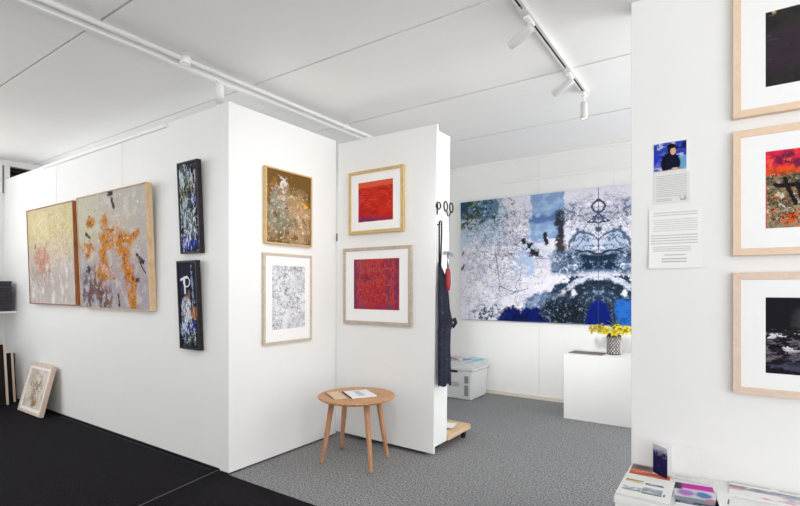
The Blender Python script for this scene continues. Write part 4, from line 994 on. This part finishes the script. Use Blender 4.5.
TX = -.877
t = thing('lighting_track', 'white lighting track with black slot carrying three lamps, right of centre', 'track', (TX, 0, 2.680))
bm = bm_new(); box(bm, -.022, -.0065, -1.0, 3.73, 0, .032, bev=.002); box(bm, .0065, .022, -1.0, 3.73, 0, .032, bev=.002); box(bm, -.0065, .0065, -1.0, 3.73, .014, .032); obj('rail', bm, M['lampwhite'], t)
bm = bm_new()
for y0, y1 in ((-1, 2.38), (2.56, 3.2), (3.30, 3.66)): box(bm, -.0062, .0062, y0, y1, .004, .0138)
obj('slot', bm, M['slot'], t)
for y0, y1 in ((2.40, 2.54), (3.21, 3.29), (3.67, 3.735)):
    bm = bm_new(); box(bm, -.0235, .0235, y0, y1, -.002, .0325, bev=.003); obj('connector', bm, M['lampwhite'], t)
def spot(label, y, d):
    t = thing('track_spotlight', label, 'spotlight', (TX, y, 2.676))
    d = Vector(d).normalized()
    piv = Vector((0, 0, -.05 if d.z > -.9 else -.088))
    bm = bm_new(); box(bm, -.016, .016, -.05, .05, -.016, .001, bev=.003); tube(bm, [(0, 0, -.016), piv], .009, 10); obj('adapter', bm, M['white'], t)
    k = 1.0 if d.z > -.9 else .8
    q = d.to_track_quat('Z', 'Y').to_matrix().to_4x4()
    bm = bm_new(); lathe(bm, [(.017, -.024), (.023, -.019), (.0245, 0), (.0245, .125 * k), (.0225, .127 * k), (.0205, .116 * k)], 32)
    bmesh.ops.transform(bm, matrix=Matrix.Translation(piv) @ q, verts=bm.verts); obj('head', bm, M['lampwhite'], t)
    bm = bm_new(); lathe(bm, [(.0203, .1175 * k), (.019, .1200 * k)], 28)
    bmesh.ops.transform(bm, matrix=Matrix.Translation(piv) @ q, verts=bm.verts); obj('lens', bm, M['glow'], t)
    L = bpy.data.lights.new('spot_beam', 'SPOT'); L.energy = 26; L.spot_size = R(70); L.spot_blend = 1; L.shadow_soft_size = .03; L.color = (1, .95, .88)
    o = bpy.data.objects.new('spot_beam', L); COL.objects.link(o)
    o.location = Vector((TX, y, 2.676)) + piv + d * .15; o.rotation_euler = (-d).to_track_quat('Z', 'Y').to_euler()
spot('white cylinder lamp tilted left, nearest camera on the slotted track', 2.51, (-.13, .015, -.06))
spot('white cylinder lamp tilted left, middle of the slotted track', 3.31, (-.13, .015, -.06))
spot('white cylinder lamp pointing straight down at track end', 3.69, (0, 0, -1))

# added unseen fill lamps without fixtures, brightening back, return and left walls
def lamp(x, y, z, tx, ty, tz, e, cone=80):
    L = bpy.data.lights.new('unseen_fill_lamp', 'SPOT'); L.energy = e; L.spot_size = R(cone); L.spot_blend = 1; L.shadow_soft_size = .12; L.color = (1, .992, .98)
    o = bpy.data.objects.new('unseen_fill_lamp', L); COL.objects.link(o); o.location = (x, y, z)
    o.rotation_euler = (Vector((x, y, z)) - Vector((tx, ty, tz))).to_track_quat('Z', 'Y').to_euler()
lamp(TX, 1.35, 2.56, -1.35, 5.28, 1.0, 260, 40)
lamp(TX, .95, 2.56, -1.5, 5.28, 1.0, 260, 34)
lamp(TX, .9, 2.58, -2.72, 2.55, .6, 90, 80)
lamp(-2.92, -.4, 2.58, -4.4, 2.0, .8, 34, 95)
# ------------------------------------------------------------------ daylight
def area(name, loc, rot, sx, sy, e, c=(1, 1, 1)):
    L = bpy.data.lights.new(name, 'AREA'); L.shape = 'RECTANGLE'; L.size = sx; L.size_y = sy; L.energy = e; L.color = c
    o = bpy.data.objects.new(name, L); COL.objects.link(o); o.location = loc; o.rotation_euler = rot
def portal(name, loc, rot, sx, sy):
    area(name, loc, rot, sx, sy, 1)
    bpy.data.lights[name].cycles.is_portal = True
portal('shopfront_opening_east', (1.25, YF + .02, 1.35), (R(90), 0, 0), 2.1, 2.7)
portal('shopfront_opening_west', (-6.03, YF + .02, 1.35), (R(90), 0, 0), 1.65, 2.7)
portal('added_fill_opening', (XL + .005, 3.89, 1.35), (R(90), 0, R(-90)), 2.75, 1.7)  # unseen opening added behind the partition to brighten the ceiling there
portal('end_window_opening', (XL + .005, -.37, 1.73), (R(90), 0, R(-90)), 3.4, 1.95)
portal('side_opening', (XR - .02, -.3, 1.35), (R(90), 0, R(90)), 3.6, 2.7)
portal('rear_opening', (XB - .02, 4.06, 1.35), (R(90), 0, R(90)), 2.4, 2.7)
# overcast sky; lower half brightened as added fill for the ceiling
W = bpy.data.worlds.new('sky'); SC.world = W; W.use_nodes = True
wt = W.node_tree; bg = wt.nodes['Background']
tc = wt.nodes.new('ShaderNodeTexCoord'); sp = wt.nodes.new('ShaderNodeSeparateXYZ'); rp = wt.nodes.new('ShaderNodeValToRGB')
mr = wt.nodes.new('ShaderNodeMapRange'); mr.inputs['From Min'].default_value = -1; mr.inputs['From Max'].default_value = 1
wt.links.new(tc.outputs['Generated'], sp.inputs[0]); wt.links.new(sp.outputs[2], mr.inputs['Value']); wt.links.new(mr.outputs[0], rp.inputs[0]); wt.links.new(rp.outputs[0], bg.inputs[0])
e = rp.color_ramp.elements
e[0].position = 0.0; e[0].color = (.985, .995, 1.02, 1)
e[1].position = 1.0; e[1].color = (.64, .65, .67, 1)
n_ = e.new(.42); n_.color = (.985, .995, 1.02, 1)
n_ = e.new(.52); n_.color = (.68, .685, .70, 1)
bg.inputs[1].default_value = 5.0

# ------------------------------------------------------------------ camera
cam = bpy.data.cameras.new('camera'); co = bpy.data.objects.new('camera', cam); COL.objects.link(co)
FPX = 481.0
cam.sensor_width = 36; cam.lens = 36 * FPX / 800; cam.shift_y = 34 / 800; cam.clip_start = .05
co.location = (0, 0, 1.25); co.rotation_euler = (R(90), 0, math.atan(328 / FPX))
SC.camera = co
SC.view_settings.view_transform = 'Standard'; SC.view_settings.look = 'None'
SC.view_settings.gamma = 1; SC.view_settings.use_curve_mapping = False
SC.view_settings.exposure = -0.39
SC.cycles.max_bounces = 8; SC.cycles.diffuse_bounces = 6
